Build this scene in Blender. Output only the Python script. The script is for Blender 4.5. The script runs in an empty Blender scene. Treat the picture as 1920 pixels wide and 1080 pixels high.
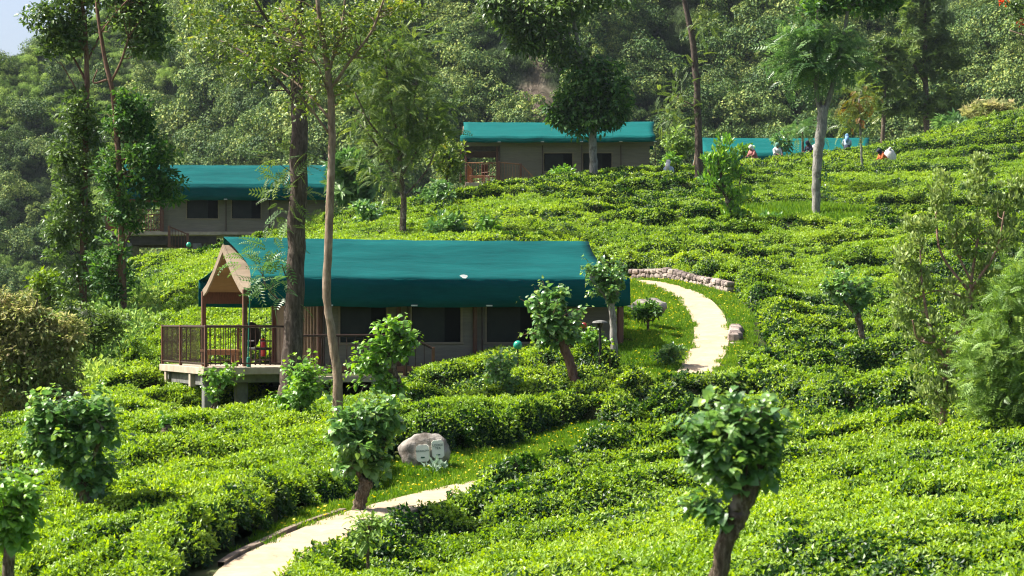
import bpy, math, random
import numpy as np
from mathutils import Vector, Matrix
R = np.random.RandomState(7)
random.seed(7)
# ------------------------------------------------------------------ camera, sky, sun
SC = bpy.context.scene
F = 4533.3
cam_d = bpy.data.cameras.new("camera"); cam = bpy.data.objects.new("camera", cam_d)
SC.collection.objects.link(cam); SC.camera = cam
cam.location = (0, 0, 0); cam.rotation_euler = (math.pi / 2, 0, 0)
cam_d.lens = 85; cam_d.sensor_width = 36; cam_d.shift_y = 0.03125
cam_d.clip_start = 0.5; cam_d.clip_end = 3000
cam_d.dof.use_dof = True; cam_d.dof.focus_distance = 64; cam_d.dof.aperture_fstop = 4.0
SUN = Vector((-0.62, 0.10, 0.78)).normalized()
w = bpy.data.worlds.new("World"); SC.world = w; w.use_nodes = True
nt = w.node_tree; bg = nt.nodes["Background"]
sky = nt.nodes.new("ShaderNodeTexSky"); sky.sky_type = 'NISHITA'; sky.sun_disc = False
sky.sun_elevation = math.asin(SUN.z); sky.sun_rotation = math.atan2(SUN.x, SUN.y)
sky.altitude = 1200; sky.dust_density = 10; sky.air_density = .8; sky.ozone_density = .4
nt.links.new(sky.outputs[0], bg.inputs[0]); bg.inputs[1].default_value = 0.085
sun_d = bpy.data.lights.new("sun", 'SUN'); sun_d.energy = 4.6; sun_d.angle = math.radians(0.5)
sun_d.color = (1.0, 0.955, 0.87)
sun = bpy.data.objects.new("sun", sun_d); SC.collection.objects.link(sun)
sun.rotation_euler = SUN.to_track_quat('Z', 'Y').to_euler()
SC.view_settings.view_transform = 'Standard'; SC.view_settings.look = 'None'
SC.view_settings.exposure = 1.5; SC.view_settings.gamma = 1.0
SC.cycles.max_bounces = 6; SC.cycles.diffuse_bounces = 3; SC.cycles.glossy_bounces = 2
SC.cycles.transmission_bounces = 4; SC.cycles.transparent_max_bounces = 4
SC.cycles.volume_bounces = 0; SC.cycles.filter_width = 1.15; SC.cycles.use_adaptive_sampling = True
SC.cycles.sample_clamp_indirect = 4
C = SC.collection

def P(px, py, Y):
    return np.array([(px - 960) / F * Y, Y, (600 - py) / F * Y])
def ss(a, b, x):
    t = np.clip((x - a) / (b - a), 0, 1); return t * t * (3 - 2 * t)

# ------------------------------------------------------------------ noise (value noise, vectorised)
_perm = R.permutation(4096)
_val = R.rand(4096)
def vnoise(x, y, s=0):
    xi = np.floor(x).astype(int); yi = np.floor(y).astype(int)
    fx = x - xi; fy = y - yi; fx = fx * fx * (3 - 2 * fx); fy = fy * fy * (3 - 2 * fy)
    h = lambda a, b: _val[(_perm[(a + s * 131) & 4095] + b * 57 + s * 17) & 4095]
    return (h(xi, yi) * (1 - fx) + h(xi + 1, yi) * fx) * (1 - fy) + (h(xi, yi + 1) * (1 - fx) + h(xi + 1, yi + 1) * fx) * fy
def fbm(x, y, o=4, s=0):
    t = 0; a = 0.5
    for i in range(o):
        t = t + a * vnoise(x * 2 ** i, y * 2 ** i, s + i); a *= 0.5
    return t - 0.47

# ------------------------------------------------------------------ object helpers
def tag(o, label=None, cat=None, group=None, kind=None):
    if label: o['label'] = label
    if cat: o['category'] = cat
    if group: o['group'] = group
    if kind: o['kind'] = kind
    return o
def empty(name, loc=(0, 0, 0), rz=0, **k):
    o = bpy.data.objects.new(name, None); C.objects.link(o)
    o.location = [float(a) for a in loc]; o.rotation_euler = (0, 0, rz); o.empty_display_size = 0.1
    return tag(o, **k)
def npmesh(name, V, Fc, tint=None, smooth=False, mats=(), midx=None):
    """V (n,3); Fc: list of arrays of equal-width faces"""
    me = bpy.data.meshes.new(name)
    if isinstance(Fc, np.ndarray): Fc = [Fc]
    Fc = [f for f in Fc if len(f)]
    nl = sum(f.size for f in Fc); nf = sum(len(f) for f in Fc)
    me.vertices.add(len(V)); me.vertices.foreach_set("co", np.asarray(V, np.float32).ravel())
    if nf:
        me.loops.add(nl); me.loops.foreach_set("vertex_index", np.concatenate([f.ravel() for f in Fc]).astype(np.int32))
        me.polygons.add(nf)
        tot = np.concatenate([np.full(len(f), f.shape[1]) for f in Fc]).astype(np.int32)
        st = np.concatenate([[0], np.cumsum(tot)[:-1]]).astype(np.int32)
        me.polygons.foreach_set("loop_start", st); me.polygons.foreach_set("loop_total", tot)
        if midx is not None: me.polygons.foreach_set("material_index", np.asarray(midx, np.int32))
        me.polygons.foreach_set("use_smooth", np.full(nf, bool(smooth)))
    me.update(calc_edges=True); me.validate()
    if tint is not None:
        a = me.attributes.new("tint", 'FLOAT', 'POINT'); a.data.foreach_set("value", np.asarray(tint, np.float32))
    for m in mats: me.materials.append(m)
    return me
def link(name, me, parent=None, loc=None, **k):
    o = bpy.data.objects.new(name, me); C.objects.link(o)
    if parent: o.parent = parent
    if loc is not None: o.location = [float(a) for a in loc]
    return tag(o, **k)

class MB:
    """collects solid pieces, builds ONE mesh"""
    def __init__(s): s.v = []; s.f = []; s.n = 0
    def add(s, V, Fs):
        V = np.asarray(V, float); s.v.append(V)
        for f in Fs: s.f.append([i + s.n for i in f])
        s.n += len(V); return s
    def box(s, c, d, rot=None, bev=0.0):
        c = np.array(c, float); d = np.array(d, float) / 2
        if bev <= 0:
            v = np.array([[x, y, z] for x in (-1, 1) for y in (-1, 1) for z in (-1, 1)], float) * d
            fs = [(0, 1, 3, 2), (4, 6, 7, 5), (0, 4, 5, 1), (2, 3, 7, 6), (0, 2, 6, 4), (1, 5, 7, 3)]
        else:
            b = min(bev, min(d) * .9); v = []; 
            for sx in (-1, 1):
                for sy in (-1, 1):
                    for sz in (-1, 1):
                        q = np.array([sx, sy, sz])
                        for a in range(3):
                            e = d.copy(); e -= b; e[a] += b; v.append(q * e)
            v = np.array(v); idx = lambda x, y, z, a: ((x * 4 + y * 2 + z) * 3 + a)
            fs = []
            fs += [[idx(x, 0, 0, 0), idx(x, 0, 1, 0), idx(x, 1, 1, 0), idx(x, 1, 0, 0)][::(1 if x == 0 else -1)] for x in (0, 1)]
            fs += [[idx(0, y, 0, 1), idx(1, y, 0, 1), idx(1, y, 1, 1), idx(0, y, 1, 1)][::(1 if y == 0 else -1)] for y in (0, 1)]
            fs += [[idx(0, 0, z, 2), idx(0, 1, z, 2), idx(1, 1, z, 2), idx(1, 0, z, 2)][::(1 if z == 0 else -1)] for z in (0, 1)]
            for x in (0, 1):
                for y in (0, 1): fs.append([idx(x, y, 0, 0), idx(x, y, 1, 0), idx(x, y, 1, 1), idx(x, y, 0, 1)])
                for z in (0, 1): fs.append([idx(x, 0, z, 0), idx(x, 1, z, 0), idx(x, 1, z, 2), idx(x, 0, z, 2)])
            for y in (0, 1):
                for z in (0, 1): fs.append([idx(0, y, z, 1), idx(1, y, z, 1), idx(1, y, z, 2), idx(0, y, z, 2)])
            for x in (0, 1):
                for y in (0, 1):
                    for z in (0, 1): fs.append([idx(x, y, z, 0), idx(x, y, z, 1), idx(x, y, z, 2)])
        if rot is not None: v = v @ np.array(rot).T
        return s.add(v + c, fs)
    def tube(s, pts, rad, n=8, wob=0.0, cap=True):
        pts = np.asarray(pts, float); k = len(pts); rad = np.broadcast_to(np.asarray(rad, float), (k,))
        T = np.gradient(pts, axis=0); T /= np.linalg.norm(T, axis=1)[:, None] + 1e-9
        ref = np.array([0.0, 1, 0]) if abs(T[0][1]) < .9 else np.array([1.0, 0, 0])
        V = []
        u = np.cross(ref, T[0]); 
        for i in range(k):
            u = u - T[i] * (u @ T[i]); u /= np.linalg.norm(u) + 1e-9; v_ = np.cross(T[i], u)
            a = np.arange(n) / n * 2 * math.pi
            r = rad[i] * (1 + (wob * (R.rand(n) - .5) if wob else 0))
            V.append(pts[i] + (np.cos(a) * r)[:, None] * u + (np.sin(a) * r)[:, None] * v_)
        V = np.concatenate(V); fs = []
        for i in range(k - 1):
            for j in range(n):
                j2 = (j + 1) % n; fs.append((i * n + j, i * n + j2, (i + 1) * n + j2, (i + 1) * n + j))
        if cap: fs.append(tuple(range(n))[::-1]); fs.append(tuple((k - 1) * n + j for j in range(n)))
        return s.add(V, fs)
    def cyl(s, c, r, h, n=16): return s.tube([c, (c[0], c[1], c[2] + h)], r, n)
    def ball(s, c, r, nu=12, nv=8, disp=0):
        r = np.broadcast_to(np.asarray(r, float), (3,)); V = [(0, 0, 1)]
        for i in range(1, nv):
            p = math.pi * i / nv
            for j in range(nu):
                q = 2 * math.pi * j / nu; V.append((math.sin(p) * math.cos(q), math.sin(p) * math.sin(q), math.cos(p)))
        V.append((0, 0, -1)); V = np.array(V, float)
        if disp: V *= (1 + disp * (R.rand(len(V)) - .5))[:, None]
        fs = [(0, 1 + j, 1 + (j + 1) % nu) for j in range(nu)]
        for i in range(nv - 2):
            for j in range(nu):
                a = 1 + i * nu; fs.append((a + j, a + nu + j, a + nu + (j + 1) % nu, a + (j + 1) % nu))
        a = 1 + (nv - 2) * nu; fs += [(a + (j + 1) % nu, a + j, len(V) - 1) for j in range(nu)]
        return s.add(V * r + np.array(c, float), fs)
    def build(s, name, mat, parent=None, loc=None, smooth=False, **k):
        me = bpy.data.meshes.new(name); me.from_pydata(np.concatenate(s.v).tolist(), [], s.f)
        me.materials.append(mat)
        if smooth: me.polygons.foreach_set("use_smooth", [True] * len(me.polygons))
        me.update()
        return link(name, me, parent, loc, **k)

# ------------------------------------------------------------------ materials
def newmat(name):
    m = bpy.data.materials.new(name); m.use_nodes = True
    nt = m.node_tree; return m, nt, nt.nodes["Principled BSDF"], nt.nodes["Material Output"]
def ramp(nt, fac, stops, interp='LINEAR'):
    r = nt.nodes.new("ShaderNodeValToRGB"); cr = r.color_ramp; cr.interpolation = interp
    while len(cr.elements) < len(stops): cr.elements.new(0.5)
    for e, (p, c) in zip(cr.elements, stops): e.position = p; e.color = (*c, 1)
    nt.links.new(fac, r.inputs[0]); return r.outputs[0]
def noise(nt, scale, detail=5, rough=.6, coords='Object', vec=None, dist=0):
    n = nt.nodes.new("ShaderNodeTexNoise"); n.inputs["Scale"].default_value = scale
    n.inputs["Detail"].default_value = detail; n.inputs["Roughness"].default_value = rough
    n.inputs["Distortion"].default_value = dist
    if vec is None:
        tc = nt.nodes.new("ShaderNodeTexCoord"); vec = tc.outputs[coords]
    nt.links.new(vec, n.inputs["Vector"]); return n.outputs["Fac"]
def scaled(nt, sx, sy, sz, coords='Object'):
    tc = nt.nodes.new("ShaderNodeTexCoord"); mp = nt.nodes.new("ShaderNodeMapping")
    mp.inputs["Scale"].default_value = (sx, sy, sz); nt.links.new(tc.outputs[coords], mp.inputs[0]); return mp.outputs[0]
def bump(nt, b, h, dist=.02, strength=.6):
    n = nt.nodes.new("ShaderNodeBump"); n.inputs["Distance"].default_value = dist; n.inputs["Strength"].default_value = strength
    nt.links.new(h, n.inputs["Height"]); nt.links.new(n.outputs[0], b.inputs["Normal"])
def leafmat(name, stops, trans=.35, rough=.45, spec=.4, hv=.25, inst=False, sat=1.0):
    """leaf colour by a per-leaf random tint; thin leaves let some light through"""
    m, nt, b, out = newmat(name)
    at = nt.nodes.new("ShaderNodeAttribute"); at.attribute_name = "tint"
    col = ramp(nt, at.outputs["Fac"], stops)
    hs = nt.nodes.new("ShaderNodeHueSaturation"); hs.inputs["Saturation"].default_value = sat
    nt.links.new(col, hs.inputs["Color"])
    if inst:
        a2 = nt.nodes.new("ShaderNodeAttribute"); a2.attribute_type = 'INSTANCER'; a2.attribute_name = "itint"
        mr = nt.nodes.new("ShaderNodeMapRange"); mr.inputs[3].default_value = 1 - hv; mr.inputs[4].default_value = 1 + hv
        nt.links.new(a2.outputs["Fac"], mr.inputs[0]); nt.links.new(mr.outputs[0], hs.inputs["Value"])
        mh = nt.nodes.new("ShaderNodeMapRange"); mh.inputs[3].default_value = .5 + hv * .07; mh.inputs[4].default_value = .5 - hv * .06
        nt.links.new(a2.outputs["Fac"], mh.inputs[0]); nt.links.new(mh.outputs[0], hs.inputs["Hue"])
    nt.links.new(hs.outputs[0], b.inputs["Base Color"])
    b.inputs["Roughness"].default_value = rough; b.inputs["Specular IOR Level"].default_value = spec
    tr = nt.nodes.new("ShaderNodeBsdfTranslucent"); mx = nt.nodes.new("ShaderNodeMixShader")
    h2 = nt.nodes.new("ShaderNodeHueSaturation"); h2.inputs["Value"].default_value = 1.35; h2.inputs["Hue"].default_value = .488
    h2.inputs["Saturation"].default_value = 1.15
    nt.links.new(hs.outputs[0], h2.inputs["Color"]); nt.links.new(h2.outputs[0], tr.inputs[0])
    mx.inputs[0].default_value = trans
    nt.links.new(b.outputs[0], mx.inputs[1]); nt.links.new(tr.outputs[0], mx.inputs[2]); nt.links.new(mx.outputs[0], out.inputs[0])
    return m
def simple(name, c1, c2, scale=6, rough=.7, bmp=0.01, stretch=None, spec=.3, detail=6, p=(.35, .7), metal=0):
    m, nt, b, out = newmat(name)
    v = scaled(nt, *stretch) if stretch else None
    n = noise(nt, scale, detail, vec=v)
    nt.links.new(ramp(nt, n, [(p[0], c1), (p[1], c2)]), b.inputs["Base Color"])
    b.inputs["Roughness"].default_value = rough; b.inputs["Specular IOR Level"].default_value = spec
    b.inputs["Metallic"].default_value = metal
    if bmp: bump(nt, b, n, bmp)
    return m
M = {}
G = lambda r, g, b: (r, g, b)
M['flush'] = leafmat("tea_leaf", [(0, G(.014, .045, .012)), (.42, G(.035, .095, .016)), (.55, G(.15, .265, .03)), (1, G(.33, .47, .062))], trans=.38, rough=.42, spec=.35, hv=.28, inst=True)
M['grassm'] = leafmat("grass_blade", [(0, G(.065, .15, .014)), (.6, G(.15, .29, .024)), (.93, G(.26, .39, .035)), (.94, G(.6, .5, .04)), (1, G(.7, .55, .05))], trans=.35, rough=.6, spec=.2, hv=.25, inst=True)
M['dadap'] = leafmat("dadap_leaf", [(0, G(0.052, 0.138, 0.040)), (.5, G(0.115, 0.241, 0.069)), (.85, G(0.241, 0.391, 0.098)), (1, G(0.345, 0.483, 0.081))], trans=.36, rough=.34, spec=.7)
M['dadap_bright'] = leafmat("dadap_young_leaf", [(0, G(0.069, 0.172, 0.034)), (.5, G(0.149, 0.310, 0.052)), (1, G(0.287, 0.460, 0.057))], trans=.36, rough=.38, spec=.5)
M['dark'] = leafmat("evergreen_leaf", [(0, G(0.028, 0.077, 0.022)), (.6, G(0.070, 0.163, 0.034)), (1, G(0.171, 0.311, 0.054))], trans=.33, rough=.5, spec=.3)
M['ivy'] = leafmat("glossy_leaf", [(0, G(0.040, 0.081, 0.023)), (.6, G(0.098, 0.172, 0.040)), (1, G(0.196, 0.287, 0.063))], trans=.33, rough=.38, spec=.55)
M['sparse'] = leafmat("thin_leaf", [(0, G(0.069, 0.127, 0.029)), (.6, G(0.161, 0.241, 0.046)), (.88, G(0.322, 0.368, 0.069)), (1, G(0.345, 0.184, 0.057))], trans=.35, rough=.42, spec=.45)
M['feather'] = leafmat("silky_leaf", [(0, G(0.057, 0.103, 0.029)), (.6, G(0.127, 0.207, 0.046)), (1, G(0.276, 0.356, 0.081))], trans=.35, rough=.5, spec=.4)
M['pinnate'] = leafmat("pinnate_leaf", [(0, G(0.052, 0.127, 0.040)), (.6, G(0.115, 0.230, 0.063)), (1, G(0.230, 0.368, 0.115))], trans=.33, rough=.4, spec=.5)
M['bluish'] = leafmat("bluish_leaf", [(0, G(0.099, 0.186, 0.040)), (.6, G(0.209, 0.343, 0.072)), (1, G(0.363, 0.490, 0.104))], trans=.3, rough=.5, spec=.4)
M['brush'] = leafmat("dry_leaf", [(0, G(.15, .19, .06)), (.5, G(.3, .32, .12)), (.85, G(.44, .41, .2)), (1, G(.52, .42, .27))], trans=.5, rough=.6, spec=.25)
M['yellow'] = leafmat("yellow_leaf", [(0, G(.08, .16, .02)), (1, G(.25, .36, .03))], trans=.35, rough=.5, spec=.3)
M['reddish'] = leafmat("red_tipped_leaf", [(0, G(.07, .12, .025)), (.5, G(.15, .19, .03)), (1, G(.35, .10, .03))], trans=.35, rough=.5, spec=.3)
M['upright'] = leafmat("grey_green_leaf", [(0, G(.12, .18, .05)), (.6, G(.24, .33, .09)), (1, G(.42, .48, .18))], trans=.3, rough=.5, spec=.35)
M['palegreen'] = leafmat("pale_spiky_leaf", [(0, G(.2, .3, .2)), (1, G(.4, .48, .38))], trans=.2, rough=.5, spec=.3)
M['flame'] = leafmat("flame_petal", [(0, G(.55, .06, .02)), (1, G(.7, .13, .03))], trans=.3, rough=.5, spec=.3)
M['white_fl'] = leafmat("white_petal", [(0, G(.5, .5, .42)), (1, G(.75, .75, .65))], trans=.3, rough=.6, spec=.2)
M['forest'] = leafmat("forest_leaf", [(0, G(0.034, 0.081, 0.023)), (.5, G(0.098, 0.172, 0.040)), (.8, G(0.184, 0.265, 0.057)), (1, G(0.299, 0.345, 0.103))], trans=.15, rough=.6, spec=.2, hv=.55, inst=True)
M['underbrush'] = leafmat("underbrush_leaf", [(0, G(0.024, 0.054, 0.018)), (.6, G(0.060, 0.108, 0.029)), (1, G(0.120, 0.180, 0.050))], trans=.15, rough=.65, spec=.15, hv=.35, inst=True)
M['scrub'] = leafmat("scrub_leaf", [(0, G(0.134, 0.245, 0.057)), (.5, G(0.255, 0.388, 0.089)), (1, G(0.403, 0.517, 0.140))], trans=.25, rough=.65, spec=.15, hv=.3, inst=True)
def soilmat():
    m, nt, b, out = newmat("soil")
    n = noise(nt, 1.3, 8, .7); n2 = noise(nt, .18, 4, .6)
    c = ramp(nt, n, [(.35, G(.035, .055, .016)), (.55, G(.07, .085, .03)), (.75, G(.12, .09, .05))])
    nt.links.new(c, b.inputs["Base Color"]); b.inputs["Roughness"].default_value = .95; b.inputs["Specular IOR Level"].default_value = .1
    bump(nt, b, n, .05); return m
M['soil'] = soilmat()
M['core'] = simple("tea_twig", G(.022, .032, .01), G(.05, .05, .02), 14, .9, .04, spec=.1)
def hillmat():
    m, nt, b, out = newmat("hill_ground")
    n = noise(nt, .05, 8, .65); n3 = noise(nt, .45, 9, .7, dist=1.2, vec=scaled(nt, 1.6, 1, .3))
    g = ramp(nt, n, [(.35, G(.015, .03, .012)), (.55, G(.03, .05, .018)), (.75, G(.09, .11, .04))])  # greens darkened so the gaps between forest crowns look shaded
    r = ramp(nt, n3, [(.35, G(.06, .045, .035)), (.5, G(.17, .13, .10)), (.62, G(.3, .24, .19))])
    at = nt.nodes.new("ShaderNodeAttribute"); at.attribute_name = "tint"
    mx = nt.nodes.new("ShaderNodeMix"); mx.data_type = 'RGBA'
    nt.links.new(at.outputs["Fac"], mx.inputs[0]); nt.links.new(g, mx.inputs[6]); nt.links.new(r, mx.inputs[7])
    nt.links.new(mx.outputs[2], b.inputs["Base Color"]); b.inputs["Roughness"].default_value = .95
    b.inputs["Specular IOR Level"].default_value = .1
    bump(nt, b, n3, 1.2, .8); return m
M['hill'] = hillmat()
def pathmat():
    m, nt, b, out = newmat("path_concrete")
    n = noise(nt, 1.6, 12, .8, dist=.8); n2 = noise(nt, 60, 3, .7)
    c = ramp(nt, n, [(.32, G(.2, .13, .075)), (.42, G(.33, .25, .165)), (.55, G(.38, .305, .205)), (.7, G(.43, .365, .265))])
    nt.links.new(c, b.inputs["Base Color"]); b.inputs["Roughness"].default_value = .9; b.inputs["Specular IOR Level"].default_value = .2
    bump(nt, b, n2, .006); return m
M['path'] = pathmat()
M['edge_conc'] = simple("kerb_concrete", G(.12, .09, .07), G(.28, .22, .16), 5, .95, .01)
M['slab'] = simple("deck_concrete", G(.28, .23, .17), G(.42, .36, .27), 3, .9, .006)
M['greyc'] = simple("grey_concrete", G(.10, .10, .09), G(.2, .2, .18), 4, .9, .006)
M['darkbeam'] = simple("dark_beam", G(.035, .03, .025), G(.07, .06, .05), 4, .85, .004)
def canvas(name, c1, c2, rough=.75, trans=0.0, sc=1.0):
    m, nt, b, out = newmat(name)
    n = noise(nt, 1.1 * sc, 6, .6, vec=scaled(nt, .35, 1, 1.4)); fine = noise(nt, 90, 2, .5); wr = noise(nt, 2.0, 4, .6, vec=scaled(nt, .3, 1, .6), dist=.6)
    st = noise(nt, 7, 4, .7, vec=scaled(nt, .25, 3, 3))
    c = ramp(nt, n, [(.3, c1), (.7, c2)])
    mx = nt.nodes.new("ShaderNodeMix"); mx.data_type = 'RGBA'; mx.blend_type = 'MULTIPLY'; mx.inputs[0].default_value = .7
    nt.links.new(c, mx.inputs[6]); nt.links.new(ramp(nt, st, [(.42, G(1, 1, 1)), (.62, G(.78, .8, .8)), (.72, G(1.0, 1, 1))]), mx.inputs[7])
    nt.links.new(mx.outputs[2], b.inputs["Base Color"])
    b.inputs["Roughness"].default_value = rough; b.inputs["Specular IOR Level"].default_value = .08
    bump(nt, b, wr, .09, .7)
    if trans:
        tr = nt.nodes.new("ShaderNodeBsdfTranslucent"); ms = nt.nodes.new("ShaderNodeMixShader"); ms.inputs[0].default_value = trans
        nt.links.new(mx.outputs[2], tr.inputs[0]); nt.links.new(b.outputs[0], ms.inputs[1]); nt.links.new(tr.outputs[0], ms.inputs[2])
        nt.links.new(ms.outputs[0], out.inputs[0])
    return m
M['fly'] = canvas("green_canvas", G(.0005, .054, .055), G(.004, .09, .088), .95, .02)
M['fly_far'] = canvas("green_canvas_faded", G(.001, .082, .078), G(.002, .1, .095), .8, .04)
M['seam'] = simple('seam_thread', G(.002, .04, .04), G(.003, .055, .055), 9, .8, 0)
M['beige'] = canvas("beige_canvas", G(.23, .18, .125), G(.3, .24, .175), .9, .1)
M['khaki'] = canvas("khaki_canvas", G(.18, .155, .12), G(.235, .205, .16), .9, .05)
M['roof_shade'] = canvas('shaded_underside', G(.2, .13, .06), G(.26, .17, .08), .95, 0)  # browner, darker canvas; shade under the roof is put into its colour
M['wood'] = simple("red_brown_wood", G(.075, .03, .016), G(.16, .065, .035), 9, .55, .003, stretch=(6, 6, .6), spec=.4)
M['lightwood'] = simple("orange_wood", G(.22, .10, .045), G(.34, .17, .08), 9, .5, .003, stretch=(1, 6, 6), spec=.4)
M['rail'] = simple("rail_metal", G(.03, .014, .009), G(.05, .024, .015), 9, .45, 0, spec=.4)
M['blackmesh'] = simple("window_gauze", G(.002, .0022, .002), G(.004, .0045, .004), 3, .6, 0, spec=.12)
M['reflection_pane'] = simple("olive_reflection", G(.004, .005, .004), G(.013, .016, .011), 2.5, .5, 0, spec=.3)  # dark olive stands in for the greenish reflection in the windows
M['blackpl'] = simple("black_metal", G(.01, .01, .01), G(.02, .02, .02), 5, .4, 0)
M['rope'] = simple("pale_rope", G(.4, .42, .4), G(.6, .62, .58), 9, .8, 0)
M['strap'] = simple("green_strap", G(.01, .12, .08), G(.02, .2, .13), 9, .6, 0)
M['red'] = simple("red_paint", G(.35, .012, .01), G(.42, .02, .015), 4, .3, 0, spec=.6)
M['globe'] = simple("green_glass_globe", G(.01, .25, .16), G(.015, .3, .2), 2, .15, 0, spec=.8)
def bark(name, c1, c2, c3, sc=5, mid=.5, spot=None):
    m, nt, b, out = newmat(name)
    n = noise(nt, sc, 8, .72, vec=scaled(nt, 3, 3, .7), dist=.6); n2 = noise(nt, sc * .35, 3, .6)
    c = ramp(nt, n, [(.3, c1), (mid, c2), (.72, c3)])
    if spot:
        mx = nt.nodes.new("ShaderNodeMix"); mx.data_type = 'RGBA'
        nt.links.new(ramp(nt, n2, [(.55, G(0, 0, 0)), (.66, G(1, 1, 1))]), mx.inputs[0]); nt.links.new(c, mx.inputs[6]); mx.inputs[7].default_value = (*spot, 1)
        c = mx.outputs[2]
    nt.links.new(c, b.inputs["Base Color"]); b.inputs["Roughness"].default_value = .92; b.inputs["Specular IOR Level"].default_value = .15
    bump(nt, b, n, .05, .9); return m
M['bark_dark'] = bark("dark_bark", G(.03, .022, .018), G(.085, .065, .052), G(.2, .16, .13), 5)
M['bark_tan'] = bark("tan_bark", G(.10, .07, .045), G(.22, .16, .11), G(.32, .25, .18), 4, spot=G(.34, .27, .2))
M['bark_red'] = bark("reddish_bark", G(.06, .035, .025), G(.16, .09, .06), G(.27, .17, .12), 4)
M['bark_pale'] = bark("pale_bark", G(.09, .085, .075), G(.24, .23, .2), G(.4, .39, .35), 5, .5, spot=G(.1, .09, .075))
M['bark_brown'] = bark("brown_bark", G(.03, .022, .015), G(.12, .09, .06), G(.34, .28, .22), 11, .52, spot=G(.3, .26, .22))
M['bark_pink'] = bark("pink_bark", G(.15, .08, .06), G(.3, .18, .14), G(.42, .3, .25), 9)
M['stone'] = simple("boulder_stone", G(.09, .075, .06), G(.34, .31, .27), 3.5, .92, .12, p=(.36, .64), detail=9)
def wallstone():
    m, nt, b, out = newmat("wall_stone")
    at = nt.nodes.new("ShaderNodeAttribute"); at.attribute_name = "tint"
    c = ramp(nt, at.outputs["Fac"], [(0, G(.13, .1, .09)), (.5, G(.3, .24, .2)), (1, G(.42, .35, .29))])
    n = noise(nt, 12, 6)
    mx = nt.nodes.new("ShaderNodeMix"); mx.data_type = 'RGBA'; mx.blend_type = 'MULTIPLY'; mx.inputs[0].default_value = .6
    nt.links.new(c, mx.inputs[6]); nt.links.new(ramp(nt, n, [(.3, G(.5, .5, .5)), (.7, G(1, 1, 1))]), mx.inputs[7])
    nt.links.new(mx.outputs[2], b.inputs["Base Color"]); b.inputs["Roughness"].default_value = .95; bump(nt, b, n, .02); return m
M['wallstone'] = wallstone()
M['plate'] = simple("painted_plate", G(.68, .68, .58), G(.8, .8, .7), 6, .6, 0)
M['letter'] = simple("green_lettering", G(.02, .075, .045), G(.03, .09, .055), 6, .6, 0)
M['skin'] = simple("skin", G(.13, .065, .04), G(.17, .09, .055), 5, .6, 0)
for nm, c in (('cl_blue', G(.16, .3, .5)), ('cl_white', G(.72, .7, .66)), ('cl_rose', G(.35, .14, .13)), ('cl_green', G(.12, .26, .2)), ('cl_dark', G(.03, .035, .06)), ('cl_orange', G(.5, .13, .04)), ('cl_pale', G(.45, .55, .68))):
    M[nm] = simple("cloth_" + nm[3:], tuple(a * .8 for a in c), c, 9, .9, .004)

# ------------------------------------------------------------------ leaf templates (x width, y length, z up), unit length
def T_diamond(wd=.5, fold=.12):
    V = np.array([[0, 0, 0], [-wd / 2, .45, fold], [0, 1, -.05], [wd / 2, .45, fold]]); return V, np.array([[0, 2, 1], [0, 3, 2]])
def T_oval(wd=.45, fold=.08, droop=.12):
    V = [[0, 0, 0], [0, .5, 0], [0, 1, -droop]]
    for sx in (-1, 1): V += [[sx * wd * .42, .25, fold], [sx * wd * .5, .55, fold * .7], [sx * wd * .3, .82, -droop * .3]]
    return np.array(V, float), np.array([[0, 1, 3], [1, 4, 3], [1, 5, 4], [1, 2, 5], [0, 6, 1], [1, 6, 7], [1, 7, 8], [1, 8, 2]])
def T_heart(droop=.18):
    V = [[0, 0, 0], [0, .5, .0], [0, 1, -droop]]
    for sx in (-1, 1): V += [[sx * .32, -.06, .03], [sx * .5, .25, .09], [sx * .36, .62, .0]]
    return np.array(V, float), np.array([[0, 1, 3], [1, 4, 3], [1, 5, 4], [1, 2, 5], [0, 6, 1], [1, 6, 7], [1, 7, 8], [1, 8, 2]])
def T_frond(n=7, wd=.3, droop=.35):
    V = []; Fs = []
    def z(t): return -droop * t * t
    for i in range(n):
        t = .15 + .8 * i / (n - 1)
        L = wd * (1 - .55 * abs(t - .4) / .6)
        for sx in (-1, 1):
            b = len(V); y0 = t
            V += [[0, y0, z(t)], [sx * L * .5, y0 + .02, z(t) + .02], [sx * L, y0 + .14, z(t) - .04], [sx * L * .45, y0 + .12, z(t) - .01]]
            Fs += [[b, b + 1, b + 2], [b, b + 2, b + 3]]
    b = len(V); V += [[-.008, 0, 0], [.008, 0, 0], [0, .95, z(.95)]]; Fs += [[b, b + 1, b + 2]]
    return np.array(V, float), np.array(Fs)
def T_rosette(n=7, wd=.28, up=.35):
    """leaves radiating from a twig tip"""
    V0, F0 = T_diamond(wd, .05); V = []; Fs = []
    for i in range(n):
        a = 2 * math.pi * i / n + R.rand() * .5; e = up + (R.rand() - .6) * .9
        d = np.array([math.cos(a) * math.cos(e), math.sin(a) * math.cos(e), math.sin(e)]); nrm = np.array([0, 0, 1.]) 
        x = np.cross(d, nrm); x /= np.linalg.norm(x); nn = np.cross(x, d); B = np.stack([x, d, nn]) * (.7 + .5 * R.rand())
        V.append(V0 @ B); Fs.append(F0 + 4 * i)
    return np.concatenate(V), np.concatenate(Fs)
def unit(a): return a / (np.linalg.norm(a, axis=-1, keepdims=True) + 1e-9)
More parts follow.
